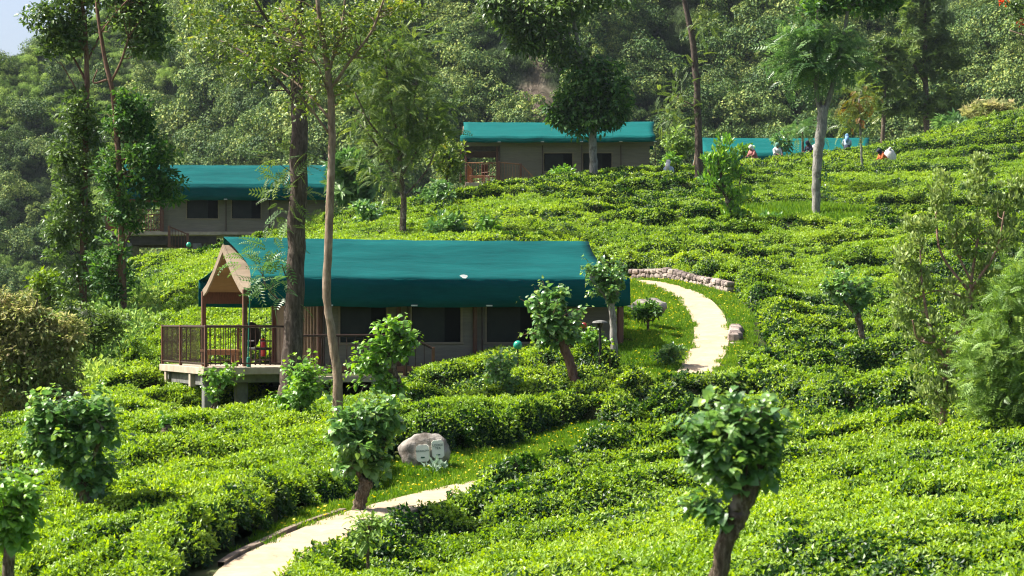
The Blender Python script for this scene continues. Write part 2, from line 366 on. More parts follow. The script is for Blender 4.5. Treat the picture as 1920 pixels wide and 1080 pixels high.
def leaves(T, Pn, D, N, S, tint):
    """stamp template T at points; D length direction, N leaf normal"""
    V0, F0 = T; D = unit(D); X = unit(np.cross(D, N)); NN = np.cross(X, D)
    B = np.stack([X, D, NN], 1) * np.asarray(S)[:, None, None]
    V = np.einsum('kj,njm->nkm', V0, B) + Pn[:, None, :]
    k = len(V0); n = len(Pn)
    Fc = (F0[None] + (np.arange(n) * k)[:, None, None]).reshape(-1, F0.shape[1])
    return V.reshape(-1, 3), Fc, np.repeat(tint, k)
def rdir(n): return unit(R.randn(n, 3))

# ------------------------------------------------------------------ terrain
CT = [  # px, py, depth, height of tea above ground
 (472,1080,32.6,0),(578,1015,35.3,0),(706,963,38.3,0),(868,919,41.6,0),(1000,892,45,0),(1150,853,49,0),(1250,783,54,0),(1310,692,60,0),(1333,640,65,0),(1325,590,71,0),(1285,552,76,0),(1215,530,81,0),(1150,525,85,0),
 (795,878,46,0),(1000,836,51,0),(1100,787,55,0),(850,832,50,0),(720,850,48,0),
 (350,940,36,.8),(150,935,37,.75),(0,1000,36,.7),(-150,1040,36,.8),(550,850,46,.65),(300,820,48,.6),(600,900,42.5,.75),(200,740,57,.6),(430,775,56,.6),(0,830,48,.6),
 (750,725,60,.6),(850,680,60,.6),(950,660,60,.6),(1165,640,63,0),(1080,660,61,.6),(1200,640,64,0),(1220,690,60,0),(1180,705,57,.6),
 (390,770,60,.55),(300,700,63,.6),(450,650,68,.6),(350,600,72,.6),(240,620,71,.5),(155,612,75,.3),(380,520,85,.6),(380,480,100,.6),(270,484,109,.2),(400,455,112,.3),(500,446,114,.5),(340,488,104,.6),(420,480,104,.6),(500,468,105,.6),(560,452,105,.6),(450,462,109,.6),(530,447,109,.6),(600,418,109,.6),(300,500,100,.6),
 (600,440,98,.6),(640,410,110,.6),(755,440,92,.6),(700,420,98,.6),(700,395,112,.6),(800,448,82,.6),(1000,455,83,.6),(1100,460,82,.6),(1000,400,98,.6),(800,400,104,.6),
 (880,362,116,.6),(910,358,117,.6),(1000,341,118,.6),(1225,322,121,.6),(1300,322,122,.6),(1300,400,100,.6),(1150,400,100,.6),(1280,472,87,.6),(1200,515,84.5,0),(1375,553,78,0),(1395,520,80,.6),(1385,655,66,0),(1420,640,64,.6),(1400,690,58,.6),
 (640,1080,31,.6),(1100,1075,29,.6),(1500,1075,27,.6),(1900,1075,25,.6),(2100,1075,24,.6),(1500,1300,20,.6),(900,1300,22,.6),(1900,1300,18,.6),(400,1350,24,.6),
 (780,985,38,.6),(1100,905,40,.6),(1500,905,37,.6),(1900,900,34,.6),(1500,785,46,.6),(1900,785,43,.6),(1250,800,47,.6),(1280,830,45,.6),
 (1500,722,52.5,.6),(1800,705,52,.6),(1350,740,52,.6),(1500,655,60,.6),(1800,640,60,.6),(1500,565,75,.6),(1800,560,73,.6),(1450,485,88,.6),(1800,450,88,.6),(1530,398,102,.1),(1450,400,102,.4),(1700,385,104,.6),(1850,345,110,.6),(1650,308,126,.6),(1500,312,126,.6),(1400,306,128,.6),(1600,286,136,.6),(1500,294,133,.6),(1920,244,150,.6),(1750,258,146,.6),(1680,272,140,.6),(2100,300,118,.6),(2100,600,60,.6),
]
CW = [(0, 140, 3), (-12, 130, 0), (4, 150, 1), (20, 155, 5), (35, 170, 9), (45, 165, 12), (-20, 110, -4), (-26, 95, -6), (-20, 80, -4.5), (-17.5, 68, -3.2), (-22, 60, -8), (-15, 55, -4), (-15, 45, -5.5), (-13, 38, -4.6), (-20, 120, -4), (-30, 150, -12), (0, 190, -8), (40, 200, -2), (60, 150, 12), (50, 100, 8), (30, 50, -1), (20, 20, -3.5), (0, 10, -4.2), (-15, 20, -6), (-45, 100, -18), (-40, 50, -16)]
for a, b, y, o in list(CT[:6]):   # the ground drops away just downhill of the path
    dz_ = 30 if y < 41 else 22
    for k_, q_ in ((1.35, .72), (2.6, .74)): CT.append((a + 14 * k_, b + dz_ * k_ * .8 + 4, y - k_, q_))
cp = np.array([[*(P(a, b, y)[:2]), P(a, b, y)[2] - o] for a, b, y, o in CT] + [list(map(float, c)) for c in CW])
def tps(r2): return np.where(r2 > 0, .5 * r2 * np.log(r2 + 1e-12), 0)
n_ = len(cp); SX = 1.0; q = cp[:, :2] / 20.0
K = tps(((q[:, None] - q[None]) ** 2).sum(-1)) + np.eye(n_) * .004
Pm = np.c_[np.ones(n_), q]; A = np.block([[K, Pm], [Pm.T, np.zeros((3, 3))]])
cw = np.linalg.solve(A, np.r_[cp[:, 2], 0, 0, 0])
def rbf(x, y):
    sh = x.shape; x = x.ravel() / 20; y = y.ravel() / 20; o = np.empty(len(x))
    for i in range(0, len(x), 20000):
        X = x[i:i + 20000, None] - q[:, 0]; Y = y[i:i + 20000, None] - q[:, 1]
        o[i:i + 20000] = tps(X * X + Y * Y) @ cw[:n_] + cw[n_] + cw[n_ + 1] * x[i:i + 20000] + cw[n_ + 2] * y[i:i + 20000]
    return o.reshape(sh)
PATH = np.array([P(a, b, y) for a, b, y, o in CT[:13]])
first = P(440, 1200, 28.2); PATH = np.vstack([first, PATH])
def catmull(p, m=10):
    p = np.vstack([2 * p[0] - p[1], p, 2 * p[-1] - p[-2]]); o = []
    for i in range(1, len(p) - 2):
        for t in np.linspace(0, 1, m, endpoint=False):
            o.append(.5 * ((2 * p[i]) + (-p[i - 1] + p[i + 1]) * t + (2 * p[i - 1] - 5 * p[i] + 4 * p[i + 1] - p[i + 2]) * t * t + (-p[i - 1] + 3 * p[i] - 3 * p[i + 1] + p[i + 2]) * t ** 3))
    o.append(p[-2]); return np.array(o)
PC = catmull(PATH)
def pathdist(x, y):
    sh = x.shape; x = x.ravel(); y = y.ravel(); bd = np.full(len(x), 1e9); bz = np.zeros(len(x)); side = np.zeros(len(x))
    for a, b in zip(PC[:-1], PC[1:]):
        d = b[:2] - a[:2]; L2 = d @ d; t = np.clip(((x - a[0]) * d[0] + (y - a[1]) * d[1]) / L2, 0, 1)
        dx = x - a[0] - t * d[0]; dy = y - a[1] - t * d[1]; r = np.hypot(dx, dy); m = r < bd
        bd[m] = r[m]; bz[m] = (a[2] + t * (b[2] - a[2]))[m]; side[m] = np.sign(d[0] * dy - d[1] * dx)[m]
    return bd.reshape(sh), bz.reshape(sh), side.reshape(sh)
TENTS = []   # (origin, theta, floor z, u0, u1, v0, v1)
def to_local(x, y, org, th):
    dx = x - org[0]; dy = y - org[1]; c, s = math.cos(th), math.sin(th); return dx * c + dy * s, -dx * s + dy * c
T1 = dict(org=P(459, 688, 60), th=math.radians(20))
T2 = dict(org=P(225, 434, 113.5), th=math.radians(4.5))
T3 = dict(org=P(864, 343, 124), th=math.radians(-2.3))
T4 = dict(org=P(1312, 343, 139), th=math.radians(0)); T4['org'][2] = 7.35
def ground(x, y):
    x = np.asarray(x, float); y = np.asarray(y, float); z = rbf(x, y)
    z = z + .12 * fbm(x * .5, y * .5, 3, 3)
    d, pz, sd = pathdist(x, y); near = (sd < 0) & (y < 52); k = 1 - np.where(near, ss(.62, 1.0, d), ss(.75, 1.7, d)); z = z * (1 - k) + pz * k
    px = x / np.maximum(y, 1) * F + 960; lim = np.interp(px, [200, 240, 300, 410, 480, 560, 617, 660], [500, 494, 484, 468, 447, 432, 408, 300])
    zc = (600 - lim) / F * y - .78; z = np.where((px < 655) & (y > 92), z + (np.minimum(z, zc) - z) * ss(92, 97, y), z)
    zc = (600 - np.interp(px, [230, 330, 380, 450, 520], [750, 790, 805, 795, 750])) / F * y - .68; kk = ss(230, 300, px) * (1 - ss(450, 520, px)) * ss(52, 55, y) * (1 - ss(60.6, 61.6, y)); z = z + (np.minimum(z, zc) - z) * kk
    for T, ux in ((T1, 10.4), (T2, 10.4), (T3, 10.4)):
        u, v = to_local(x, y, T['org'], T['th'])
        k = ss(-.3, .6, u - 1.0) * (1 - ss(ux, ux + .4, u)) * ss(-.35, .1, v) * (1 - ss(5.2, 5.9, v))
        z = z * (1 - k) + np.minimum(z, T['org'][2] - .35) * k
    return z
def g1(x, y): return float(ground(np.array([x]), np.array([y]))[0])

def grid(x0, x1, nx, y0, y1, ny, fz):
    X, Y = np.meshgrid(np.linspace(x0, x1, nx), np.linspace(y0, y1, ny)); Z = fz(X, Y)
    V = np.c_[X.ravel(), Y.ravel(), Z.ravel()]; i = np.arange(nx * ny).reshape(ny, nx)
    Fq = np.stack([i[:-1, :-1], i[:-1, 1:], i[1:, 1:], i[1:, :-1]], -1).reshape(-1, 4); return V, Fq
V, Fq = grid(-46, 62, 300, 6, 205, 520, ground)
link("ground", npmesh("ground", V, Fq, smooth=True, mats=[M['soil']]), kind='structure')

# far hills
ROCKS = [(1000, 195, 52, 52), (1895, 150, 28, 30), (1010, 110, 22, 30), (640, 235, 40, 15), (60, 55, 45, 18), (930, 250, 25, 18)]
def far_z(x, y):
    px = x / np.maximum(y, 1) * F + 960
    calm = 1 - .9 * np.exp(-((px - 1000) / 70) ** 2); n = fbm(x * .03 + 5, y * .016, 4, 9) * 52 + fbm(x * .09, y * .05, 4, 15) * 22
    rise = 252 + 30 * ss(700, 200, px) - 20 * ss(1500, 2100, px)
    z = -22 + .05 * (y - 150) + np.maximum(0, (y - rise)) * .9
    z = z + (calm * n + (1 - calm) * 10) * ss(rise - 30, rise + 50, y) * (1 - .75 * ss(420, 220, px)) + 26 * np.exp(-((px - 700) / 120) ** 2) * 0
    cap = 28.5 + .6 * (x + 81) + fbm(x * .1, y * .03, 3, 30) * 2.5 + 60 * ss(-60, -20, x)
    z = np.where(x < 20, np.minimum(z, np.maximum(cap, -30)), z)
    return z
def rockness(x, y, z):
    px = x / y * F + 960; py = 600 - z / y * F; t = 0
    for a, b, rx, ry in ROCKS: t = np.maximum(t, np.exp(-(((px - a) / rx) ** 2 + ((py - b) / ry) ** 2) * 1.2))
    return t
V, Fq = grid(-260, 260, 260, 150, 440, 200, far_z)
V[:, 2] += 0
rk = rockness(V[:, 0], V[:, 1], V[:, 2])
link("hills", npmesh("hills", V, Fq, tint=ss(.3, .6, rk), smooth=True, mats=[M['hill']]), kind='structure')

# path
def strip(C0, w0, w1, dz, thick):
    T = np.gradient(C0[:, :2], axis=0); T = unit(T); Nn = np.c_[-T[:, 1], T[:, 0]]
    wob = lambda s: .05 * (vnoise(np.arange(len(C0)) * .35, np.zeros(len(C0)), s) - .5)
    a = np.c_[C0[:, :2] + Nn * (w0 + wob(1))[:, None], C0[:, 2] + dz]; b = np.c_[C0[:, :2] + Nn * (w1 + wob(2))[:, None], C0[:, 2] + dz]
    a2 = a - [0, 0, thick]; b2 = b - [0, 0, thick]; n = len(C0); V = np.concatenate([a, b, a2, b2]); Fs = []
    for i in range(n - 1):
        Fs += [(i, n + i, n + i + 1, i + 1), (i, i + 1, 2 * n + i + 1, 2 * n + i), (n + i, 3 * n + i, 3 * n + i + 1, n + i + 1)]
    return V, np.array(Fs)[:, ::-1]
V, Fs = strip(PC, .49, -.49, .03, .25)
link("path", npmesh("path", V, Fs, mats=[M['path']]), kind='structure')
V, Fs = strip(PC[12:31], .62, .53, .07, .35)
link("path_kerb", npmesh("path_kerb", V, Fs, mats=[M['edge_conc']]), kind='structure')

# ------------------------------------------------------------------ scatter: one object holding its surface + instanced sprays
_gn = {}
def gn_tree(n):
    if n in _gn: return _gn[n]
    g = bpy.data.node_groups.new("scatter_%d" % n, 'GeometryNodeTree')
    g.interface.new_socket("Geometry", in_out='INPUT', socket_type='NodeSocketGeometry')
    g.interface.new_socket("Geometry", in_out='OUTPUT', socket_type='NodeSocketGeometry')
    I = g.nodes.new("NodeGroupInput"); O = g.nodes.new("NodeGroupOutput"); J = g.nodes.new("GeometryNodeJoinGeometry")
    def attr(nm, t):
        a = g.nodes.new("GeometryNodeInputNamedAttribute"); a.data_type = t; a.inputs[0].default_value = nm; return a.outputs[0]
    kd = attr("part_kind", 'INT'); rot = attr("rot", 'FLOAT_VECTOR'); scl = attr("scl", 'FLOAT')
    def sep(val):
        c = g.nodes.new("FunctionNodeCompare"); c.data_type = 'INT'; c.operation = 'EQUAL'; c.inputs[3].default_value = val
        g.links.new(kd, c.inputs[2]); s = g.nodes.new("GeometryNodeSeparateGeometry"); s.domain = 'POINT'
        g.links.new(I.outputs[0], s.inputs[0]); g.links.new(c.outputs[0], s.inputs[1]); return s.outputs[0]
    g.links.new(sep(0), J.inputs[0])
    for i in range(1, n + 1):
        ip = g.nodes.new("GeometryNodeInstanceOnPoints")
        g.links.new(sep(100 + i), ip.inputs["Points"]); g.links.new(sep(i), ip.inputs["Instance"])
        g.links.new(rot, ip.inputs["Rotation"]); g.links.new(scl, ip.inputs["Scale"]); g.links.new(ip.outputs[0], J.inputs[0])
    g.links.new(J.outputs[0], O.inputs[0]); _gn[n] = g; return g
def scatter(name, surf, protos, pts, kinds, rots, scls, itint, mats, **k):
    """surf (V,F quads) material 0; protos list of (V,F tris,tint) material 1"""
    SV, SF = surf; Vs = [SV]; tris = []; kd = [np.zeros(len(SV), int)]; tn = [np.full(len(SV), .3)]; off = len(SV); mi = [np.zeros(len(SF))]
    for i, (v, f, t) in enumerate(protos):
        Vs.append(v); tris.append(f + off); kd.append(np.full(len(v), i + 1)); tn.append(t); off += len(v); mi.append(np.ones(len(f)))
    Vs.append(pts); kd.append(100 + kinds); tn.append(np.zeros(len(pts)))
    V = np.concatenate(Vs); me = npmesh(name, V, [SF] + [np.concatenate(tris)], mats=mats, midx=np.concatenate(mi))
    assert len(me.vertices) == len(V)
    def at(nm, t, arr, key="value"):
        a = me.attributes.new(nm, t, 'POINT'); a.data.foreach_set(key, arr.ravel())
    pad = len(V) - len(pts)
    at("tint", 'FLOAT', np.concatenate(tn).astype(np.float32)); at("part_kind", 'INT', np.concatenate(kd).astype(np.int32))
    at("rot", 'FLOAT_VECTOR', np.r_[np.zeros((pad, 3)), rots].astype(np.float32), "vector")
    at("scl", 'FLOAT', np.r_[np.ones(pad), scls].astype(np.float32)); at("itint", 'FLOAT', np.r_[np.zeros(pad), itint].astype(np.float32))
    o = link(name, me, **k); md = o.modifiers.new("scatter", 'NODES'); md.node_group = gn_tree(len(protos)); return o
def euler_from(N, yaw):
    """XYZ euler that takes z to N after a spin by yaw"""
    N = unit(N); ref = np.stack([np.cos(yaw), np.sin(yaw), 0 * yaw], 1)
    X = unit(np.cross(ref, N)); Yv = np.cross(N, X)
    r20, r21, r22, r10, r00 = X[:, 2], Yv[:, 2], N[:, 2], X[:, 1], X[:, 0]
    return np.stack([np.arctan2(r21, r22), np.arcsin(np.clip(-r20, -1, 1)), np.arctan2(r10, r00)], 1)

# ------------------------------------------------------------------ tea
def inpoly(x, y, poly):
    poly = np.array(poly); r = np.zeros(x.shape, bool); j = len(poly) - 1
    for i in range(len(poly)):
        xi, yi = poly[i]; xj, yj = poly[j]
        m = ((yi > y) != (yj > y)) & (x < (xj - xi) * (y - yi) / (yj - yi + 1e-12) + xi); r ^= m; j = i
    return r
pp = lambda a, y: ((a - 960) / F * y, y)
LAWN_UP = [pp(1150, 58.5), pp(1245, 58), pp(1300, 58.2), pp(1362, 58.5), pp(1402, 61), pp(1408, 68), pp(1400, 76), pp(1380, 79), pp(1195, 84.6), pp(1140, 88), pp(1120, 80), pp(1150, 66.5), pp(1120, 66), pp(1120, 63.2)]
LAWN_LOW = [pp(430, 33.5), pp(500, 36.5), pp(590, 40), pp(690, 43.5), pp(720, 46.5), pp(850, 49.0), pp(950, 50.5), pp(1050, 53.5), pp(1120, 54.8), pp(1168, 52), pp(1160, 49.0), pp(1000, 44), pp(860, 41.3), pp(600, 35.5), pp(430, 31)]
RX0, RX1, RY0, RY1, DG = -32.0, 46.0, 17.0, 158.0, .2
gx = np.arange(RX0, RX1, DG); gy = np.arange(RY0, RY1, DG); GX, GY = np.meshgrid(gx, gy)
GZ = ground(GX, GY)
pd, _, pside = pathdist(GX, GY)
jit = fbm(GX * .8, GY * .8, 3, 40) * .5
lawn = inpoly(GX + jit, GY + jit, LAWN_UP) | inpoly(GX + jit * .6, GY + jit * .6, LAWN_LOW)
right_of = pside < 0
tea = ~lawn & (pd > np.where(right_of & (GY < 59), np.where(GY < 37, .6, .72), .95) + jit * .4)
tea &= ~((pd < 1.6) & (GY > 60) & (GY < 86))
for T, ua in ((T1, -1.4), (T2, -3.5), (T3, -.5), (T4, -.5)):
    u, v = to_local(GX, GY, T['org'], T['th']); v0 = -.5 if T is not T1 else -.45
    tea &= ~((u > (1.9 if T is T1 else ua)) & (u < 10.6) & (v > v0) & (v < 5.6))
    if T is T1: tea &= ~((u > 1.0) & (u <= 1.9) & (v > .2) & (v < 4.4)); tea &= ~((u > 1) & (u < 3.9) & (v > -1.5) & (v < 0))
# hill edge on the left and behind the crest
xe = np.interp(GY, [17, 30, 36, 45, 52, 57, 62, 68, 75, 85, 100, 112, 120, 135, 158], [-14, -11.5, -11, -12, -11.2, -10.7, -10.6, -11, -10.6, -14.2, -17.5, -17.5, -16, -8, -8])
tea &= GX > xe + jit
ce = np.interp(GX, [-32, -9, -7.5, -2, 7, 10, 18, 24, 30, 46], [112.5, 112.5, 120, 123, 122, 124, 138, 141, 154, 157]); tea &= GY < ce
# grassy weed patch round the pale tree
patch = (((GX - (1490 - 960) / F * 102) / 3.2) ** 2 + ((GY - 101) / 5) ** 2 + jit) < 1; tea &= ~patch
# keep what the camera (and a step aside) could see
vis = (GX > -(960 / F) * GY - 5.0) & (GX < (960 / F) * GY + 7.0); tea &= vis
def blur(a, r):
    a = a.astype(float)
    for ax in (0, 1):
        c = np.cumsum(np.pad(a, [(r + 1, r) if i == ax else (0, 0) for i in (0, 1)], mode='edge'), axis=ax)
        sl = lambda s, e: tuple(slice(s, e) if i == ax else slice(None) for i in (0, 1))
        a = (c[sl(2 * r + 1, None)] - c[sl(0, -2 * r - 1)]) / (2 * r + 1)
    return a
edge = blur(blur(tea, 1), 1)
# hedge rows: across the slope, wandering, with bushes as cells along them
rs = 1.75
warp = fbm(GX * .09, GY * .05, 3, 50) * 7 + fbm(GX * .35, GY * .3, 2, 55) * 1.6
tilt = np.interp(GX, [-20, -6, 0, 30], [.55, .4, .05, -.10])
S = GY - GX * tilt + warp
row = np.abs((S / rs) % 1 - .5) * 2          # 1 at the gap
rid = np.floor(S / rs)
Lc = GX + .3 * GY + 3.1 * _val[(rid.astype(int) * 37) & 4095]
cell = np.abs((Lc / 1.25 + fbm(GX * .5, GY * .5, 2, 60)) % 1 - .5) * 2
gapn = vnoise(GX * .55, GY * .4, 70)
nearf = ss(48, 40, GY) * ss(-6, -2, GX)        # the front bed has nearly closed up
gw = np.clip(ss(.25, .6, gapn + .12), 0, 1) * (1 - .45 * nearf) * np.where((~right_of) & (GX < -2.5) & (GY < 100), .4, 1.0)
rowd = ss(.52, .9, row) * gw; celld = ss(.74, .98, cell) * gw * .7
dep = np.maximum(rowd, celld)
rnd = fbm(GX * .9, GY * .9, 3, 80)
HT = .62 + .1 * (vnoise(GX * .2, GY * .2, 90) - .5)
H = HT * ss(.12, .8, edge) ** .6 * (1 - .78 * dep) + (rnd * .30 + fbm(GX * 2.2, GY * 2.2, 2, 85) * .10) * edge - .10 * row ** 2
terL = 3.4; tf = (S / terL + .3 * fbm(GX * .25, GY * .2, 2, 65)) % 1
terA = (.10 + .62 * ss(.35, .75, vnoise(GX * .28, GY * .2, 66))) * (1 - .5 * nearf) * np.where((~right_of) & (GX < -2.5) & (GY < 100), .35, 1.0)
H = H + edge * terA * (ss(0, .13, tf) * (1 - tf) - .42)
H += .5 * right_of * ss(5, 1, pd) * ss(45.5, 49, GY) * (1 - ss(52.5, 56, GY))
H += .55 * right_of * ss(3.2, 1.2, pd) * ss(46, 48, GY) * (1 - ss(51.5, 53.5, GY))
GPX = GX / GY * F + 960
for cpx, cy, wd_ in (([1165, 1300, 1420, 1560, 1790, 1860], [49.8, 49.2, 49.6, 46.8, 45.6, 45.0], 1), ([1330, 1500, 1690, 1790], [55.5, 54.2, 55, 53], 1), ([1400, 1600, 1800], [66, 64.5, 66], .7), ([1380, 1560, 1700], [74, 73, 75], .7), ([1180, 1300, 1420], [88, 86.5, 87.5], 1), ([1560, 1700, 1900], [84, 86, 83], .7), ([1000, 1200, 1500], [98, 96, 95], .7)):
    dY = GY - np.interp(GPX, cpx, cy) - .5 * fbm(GX * .6, GY * .1, 2, 33); on_ = ss(cpx[0] - 40, cpx[0] + 20, GPX) * (1 - ss(cpx[-1] - 20, cpx[-1] + 50, GPX)) * wd_ * right_of
    H = H - on_ * .75 * np.exp(-((dY + .4) / .32) ** 2) + on_ * .3 * ss(-.1, .25, dY) * (1 - ss(.6, 3.2, dY)); dep = np.maximum(dep, on_ * np.exp(-((dY + .1) / .35) ** 2))
H += .34 * ss(885, 950, GPX) * right_of * ss(5.5, .8, pd) * ss(50, 45, GY); _, PZ, _ = pathdist(GX, GY)
capz = PZ - .04 + .04 * pd + .75 * ss(870, 960, GPX)
H = np.where(right_of & (GY < 47) & (pd < 4.5), np.minimum(H, capz - GZ), H)
capl = (600 - np.interp(GPX, [1150, 1200, 1260, 1345, 1420], [738, 728, 712, 706, 695])) / F * GY - .1
H = np.where(right_of & (GY > 46) & (GY < 59.6) & (GPX > 1150) & (GPX < 1420), np.minimum(H, capl - GZ), H)
u1_, v1_ = to_local(GX, GY, T1['org'], T1['th']); H = np.where((u1_ > -1.5) & (u1_ < 2.0) & (v1_ > -.5) & (v1_ < 5.2), np.minimum(H, T1['org'][2] - .62 - GZ), H)
H = np.where(tea, np.maximum(H, .05), 0)
TOP = GZ + H
gyy, gxx = np.gradient(TOP, DG)
bed = np.full(GX.shape, 2)
bed[(right_of) & (GY < 56) & (GY < 49.5 - .06 * GX)] = 1
bed[(~right_of) & (GX < .25 * (GY - 60) - 2.2) & (GY < 122) & ~((GY > 78) & (GX > -8.0))] = 3
bed[(~right_of) & (GY < 66) & (bed == 2)] = 4
def tea_proto(n, flush, rad=.26):
    a = R.rand(n) * 6.283; r = rad * np.sqrt(R.rand(n)); z = (R.rand(n) - .5) * .10 - .25 * (r / rad) ** 2 * .15
    Pn = np.c_[np.cos(a) * r, np.sin(a) * r, z]; isf = R.rand(n) < flush
    el = np.where(isf, .3 + R.rand(n) * .9, -.5 + R.rand(n) * 1.1); az = R.rand(n) * 6.283
    D = np.c_[np.cos(az) * np.cos(el), np.sin(az) * np.cos(el), np.sin(el)]
    N = unit(np.c_[-np.cos(az) * np.sin(el), -np.sin(az) * np.sin(el), np.cos(el)] + .5 * R.randn(n, 3))
    Pn[:, 2] += np.where(isf, .05, -.02)
    Sz = np.where(isf, .05 + .035 * R.rand(n), .07 + .04 * R.rand(n)); tint = np.where(isf, .55 + .45 * R.rand(n), .5 * R.rand(n) ** .8)
    return leaves(T_diamond(.6, .13), Pn, D, N, Sz, tint)
TP = [tea_proto(150, .72), tea_proto(150, .58), tea_proto(150, .42), tea_proto(150, .08), tea_proto(150, .18)]
BED = {1: ('bright green clipped tea bushes filling the slope below the concrete path', 'tea bushes'),
       2: ('rows of tea bushes climbing the hillside behind the nearest tent', 'tea bushes'),
       3: ('tea bushes on the falling slope beside the railed deck', 'tea bushes'),
       4: ('dark sided tea hedges between the grass verge and nearest tent', 'tea hedges')}
for b, (lab, cat) in BED.items():
    m = tea & (bed == b)
    mm = m.copy(); mm[1:] |= m[:-1]; mm[:-1] |= m[1:]; mm[:, 1:] |= m[:, :-1]; mm[:, :-1] |= m[:, 1:]
    st = 2
    sub = (slice(None, None, st), slice(None, None, st)); ok = mm[sub]; zz = TOP[sub] - .09; xx = GX[sub]; yy = GY[sub]
    zz = np.where(m[sub], zz, GZ[sub] - .05)
    idx = -np.ones(ok.shape, int); idx[ok] = np.arange(ok.sum())
    V = np.c_[xx[ok], yy[ok], zz[ok]]; qd = np.stack([idx[:-1, :-1], idx[:-1, 1:], idx[1:, 1:], idx[1:, :-1]], -1).reshape(-1, 4); qd = qd[(qd >= 0).all(1)]
    slope = np.sqrt(1 + gxx ** 2 + gyy ** 2); dens = np.interp(GY, [20, 35, 60, 90, 150], [30, 27, 21, 15, 10.0])
    wgt = (m * np.minimum(slope, 3.0) * dens * DG * DG).ravel(); n = int(wgt.sum())
    ci = R.choice(len(wgt), n, p=wgt / wgt.sum())
    X = GX.ravel()[ci] + (R.rand(n) - .5) * DG; Y = GY.ravel()[ci] + (R.rand(n) - .5) * DG
    jx = np.clip(((X - RX0) / DG), 0, len(gx) - 1.01); jy = np.clip(((Y - RY0) / DG), 0, len(gy) - 1.01)
    ix, iy = jx.astype(int), jy.astype(int); fx, fy = jx - ix, jy - iy
    bl = lambda A: (A[iy, ix] * (1 - fx) + A[iy, ix + 1] * fx) * (1 - fy) + (A[iy + 1, ix] * (1 - fx) + A[iy + 1, ix + 1] * fx) * fy
    Z = bl(TOP); nx, ny = bl(gxx), bl(gyy)
    N = unit(np.c_[-nx, -ny, np.ones(n)]); dp = bl(dep)
    steep = N[:, 2] + .1 * R.randn(n)
    mid = vnoise(X * .22, Y * .16, 95) + .35 * R.rand(n)
    kd = np.where((steep < .72) | (dp > .45), 4 + (R.rand(n) < .35), 1 + np.clip(((1.0 - mid) * 3.4).astype(int), 0, 2))
    old = vnoise(X * .55, Y * .42, 101) + .25 * R.rand(n); kd = np.where((old > .84) & (kd < 4), 4 + (R.rand(n) < .6), kd)
    sc = np.interp(Y, [20, 60, 120, 160], [.9, 1.0, 1.25, 1.4]) * (.85 + .35 * R.rand(n))
    Pn = np.c_[X, Y, Z + R.randn(n) * .02]
    scatter("tea_bushes", (V, qd), TP, Pn, kd, euler_from(N + .18 * R.randn(n, 3), R.rand(n) * 6.28), sc, np.clip(vnoise(X * .5, Y * .35, 99) * .6 + .4 * R.rand(n), 0, 1), [M['core'], M['flush']], label=lab, cat=cat, kind='stuff')

# grass
def grass_proto(n, h, flowers=0.0, rad=.2):
    a = R.rand(n) * 6.283; r = rad * np.sqrt(R.rand(n)); Pn = np.c_[np.cos(a) * r, np.sin(a) * r, -.02 * np.ones(n)]
    az = R.rand(n) * 6.283; el = .7 + R.rand(n) * .8; D = np.c_[np.cos(az) * np.cos(el), np.sin(az) * np.cos(el), np.sin(el)]
    V, Fc, t = leaves(T_diamond(.16, .03), Pn, D, rdir(n), h * (.5 + R.rand(n) * .7), .92 * R.rand(n))
    k = int(n * flowers)
    if k:
        Pf = np.c_[(R.rand(k, 2) - .5) * rad * 2, h * (.6 + .5 * R.rand(k))]
        v2, f2, t2 = leaves(T_diamond(.9, 0), Pf, np.c_[R.randn(k, 2), np.zeros(k)], np.tile([0, 0, 1.], (k, 1)) + .3 * R.randn(k, 3), np.full(k, .04), .96 + 0 * R.rand(k))
        Fc = np.vstack([Fc, f2 + len(V)]); V = np.vstack([V, v2]); t = np.r_[t, t2]
    return V, Fc, t
GP = [grass_proto(90, .10), grass_proto(90, .10, .018), grass_proto(70, .42, 0, .25)]
for b, (msk, nm, lab, tall) in enumerate(((lawn & (GY > 56), "lawn_grass", "short bright grass lawn around the winding upper path", 0), (lawn & (GY <= 56), "lawn_grass", "grass verge with tiny yellow flowers beside the lower path", 0), (patch, "long_grass", "pale uncut grass round the base of the white-barked tree", 1))):
    msk = msk & (pd > .58) & vis; wgt = (msk * DG * DG * (45 if not tall else 22)).ravel(); n = int(wgt.sum()); ci = R.choice(len(wgt), n, p=wgt / wgt.sum())
    X = GX.ravel()[ci] + (R.rand(n) - .5) * DG; Y = GY.ravel()[ci] + (R.rand(n) - .5) * DG; Z = ground(X, Y)
    bx = X.mean(); by = Y.mean(); bz = g1(bx, by) - .3
    surf = (np.array([[bx, by, bz], [bx + .3, by, bz], [bx + .3, by + .3, bz], [bx, by + .3, bz]]), np.array([[0, 1, 2, 3]]))
    kd = np.where(R.rand(n) < .5, 1, 2) if not tall else np.where(R.rand(n) < .85, 3, 2)
    scatter(nm, surf, GP, np.c_[X, Y, Z], kd, euler_from(np.tile([0, 0, 1.], (n, 1)) + .1 * R.randn(n, 3), R.rand(n) * 6.28), .8 + .6 * R.rand(n), np.clip(vnoise(X * 1.2, Y * .8, 44) * .8 + .2 * R.rand(n), 0, 1), [M['core'], M['grassm']], label=lab, cat='grass', kind='stuff')

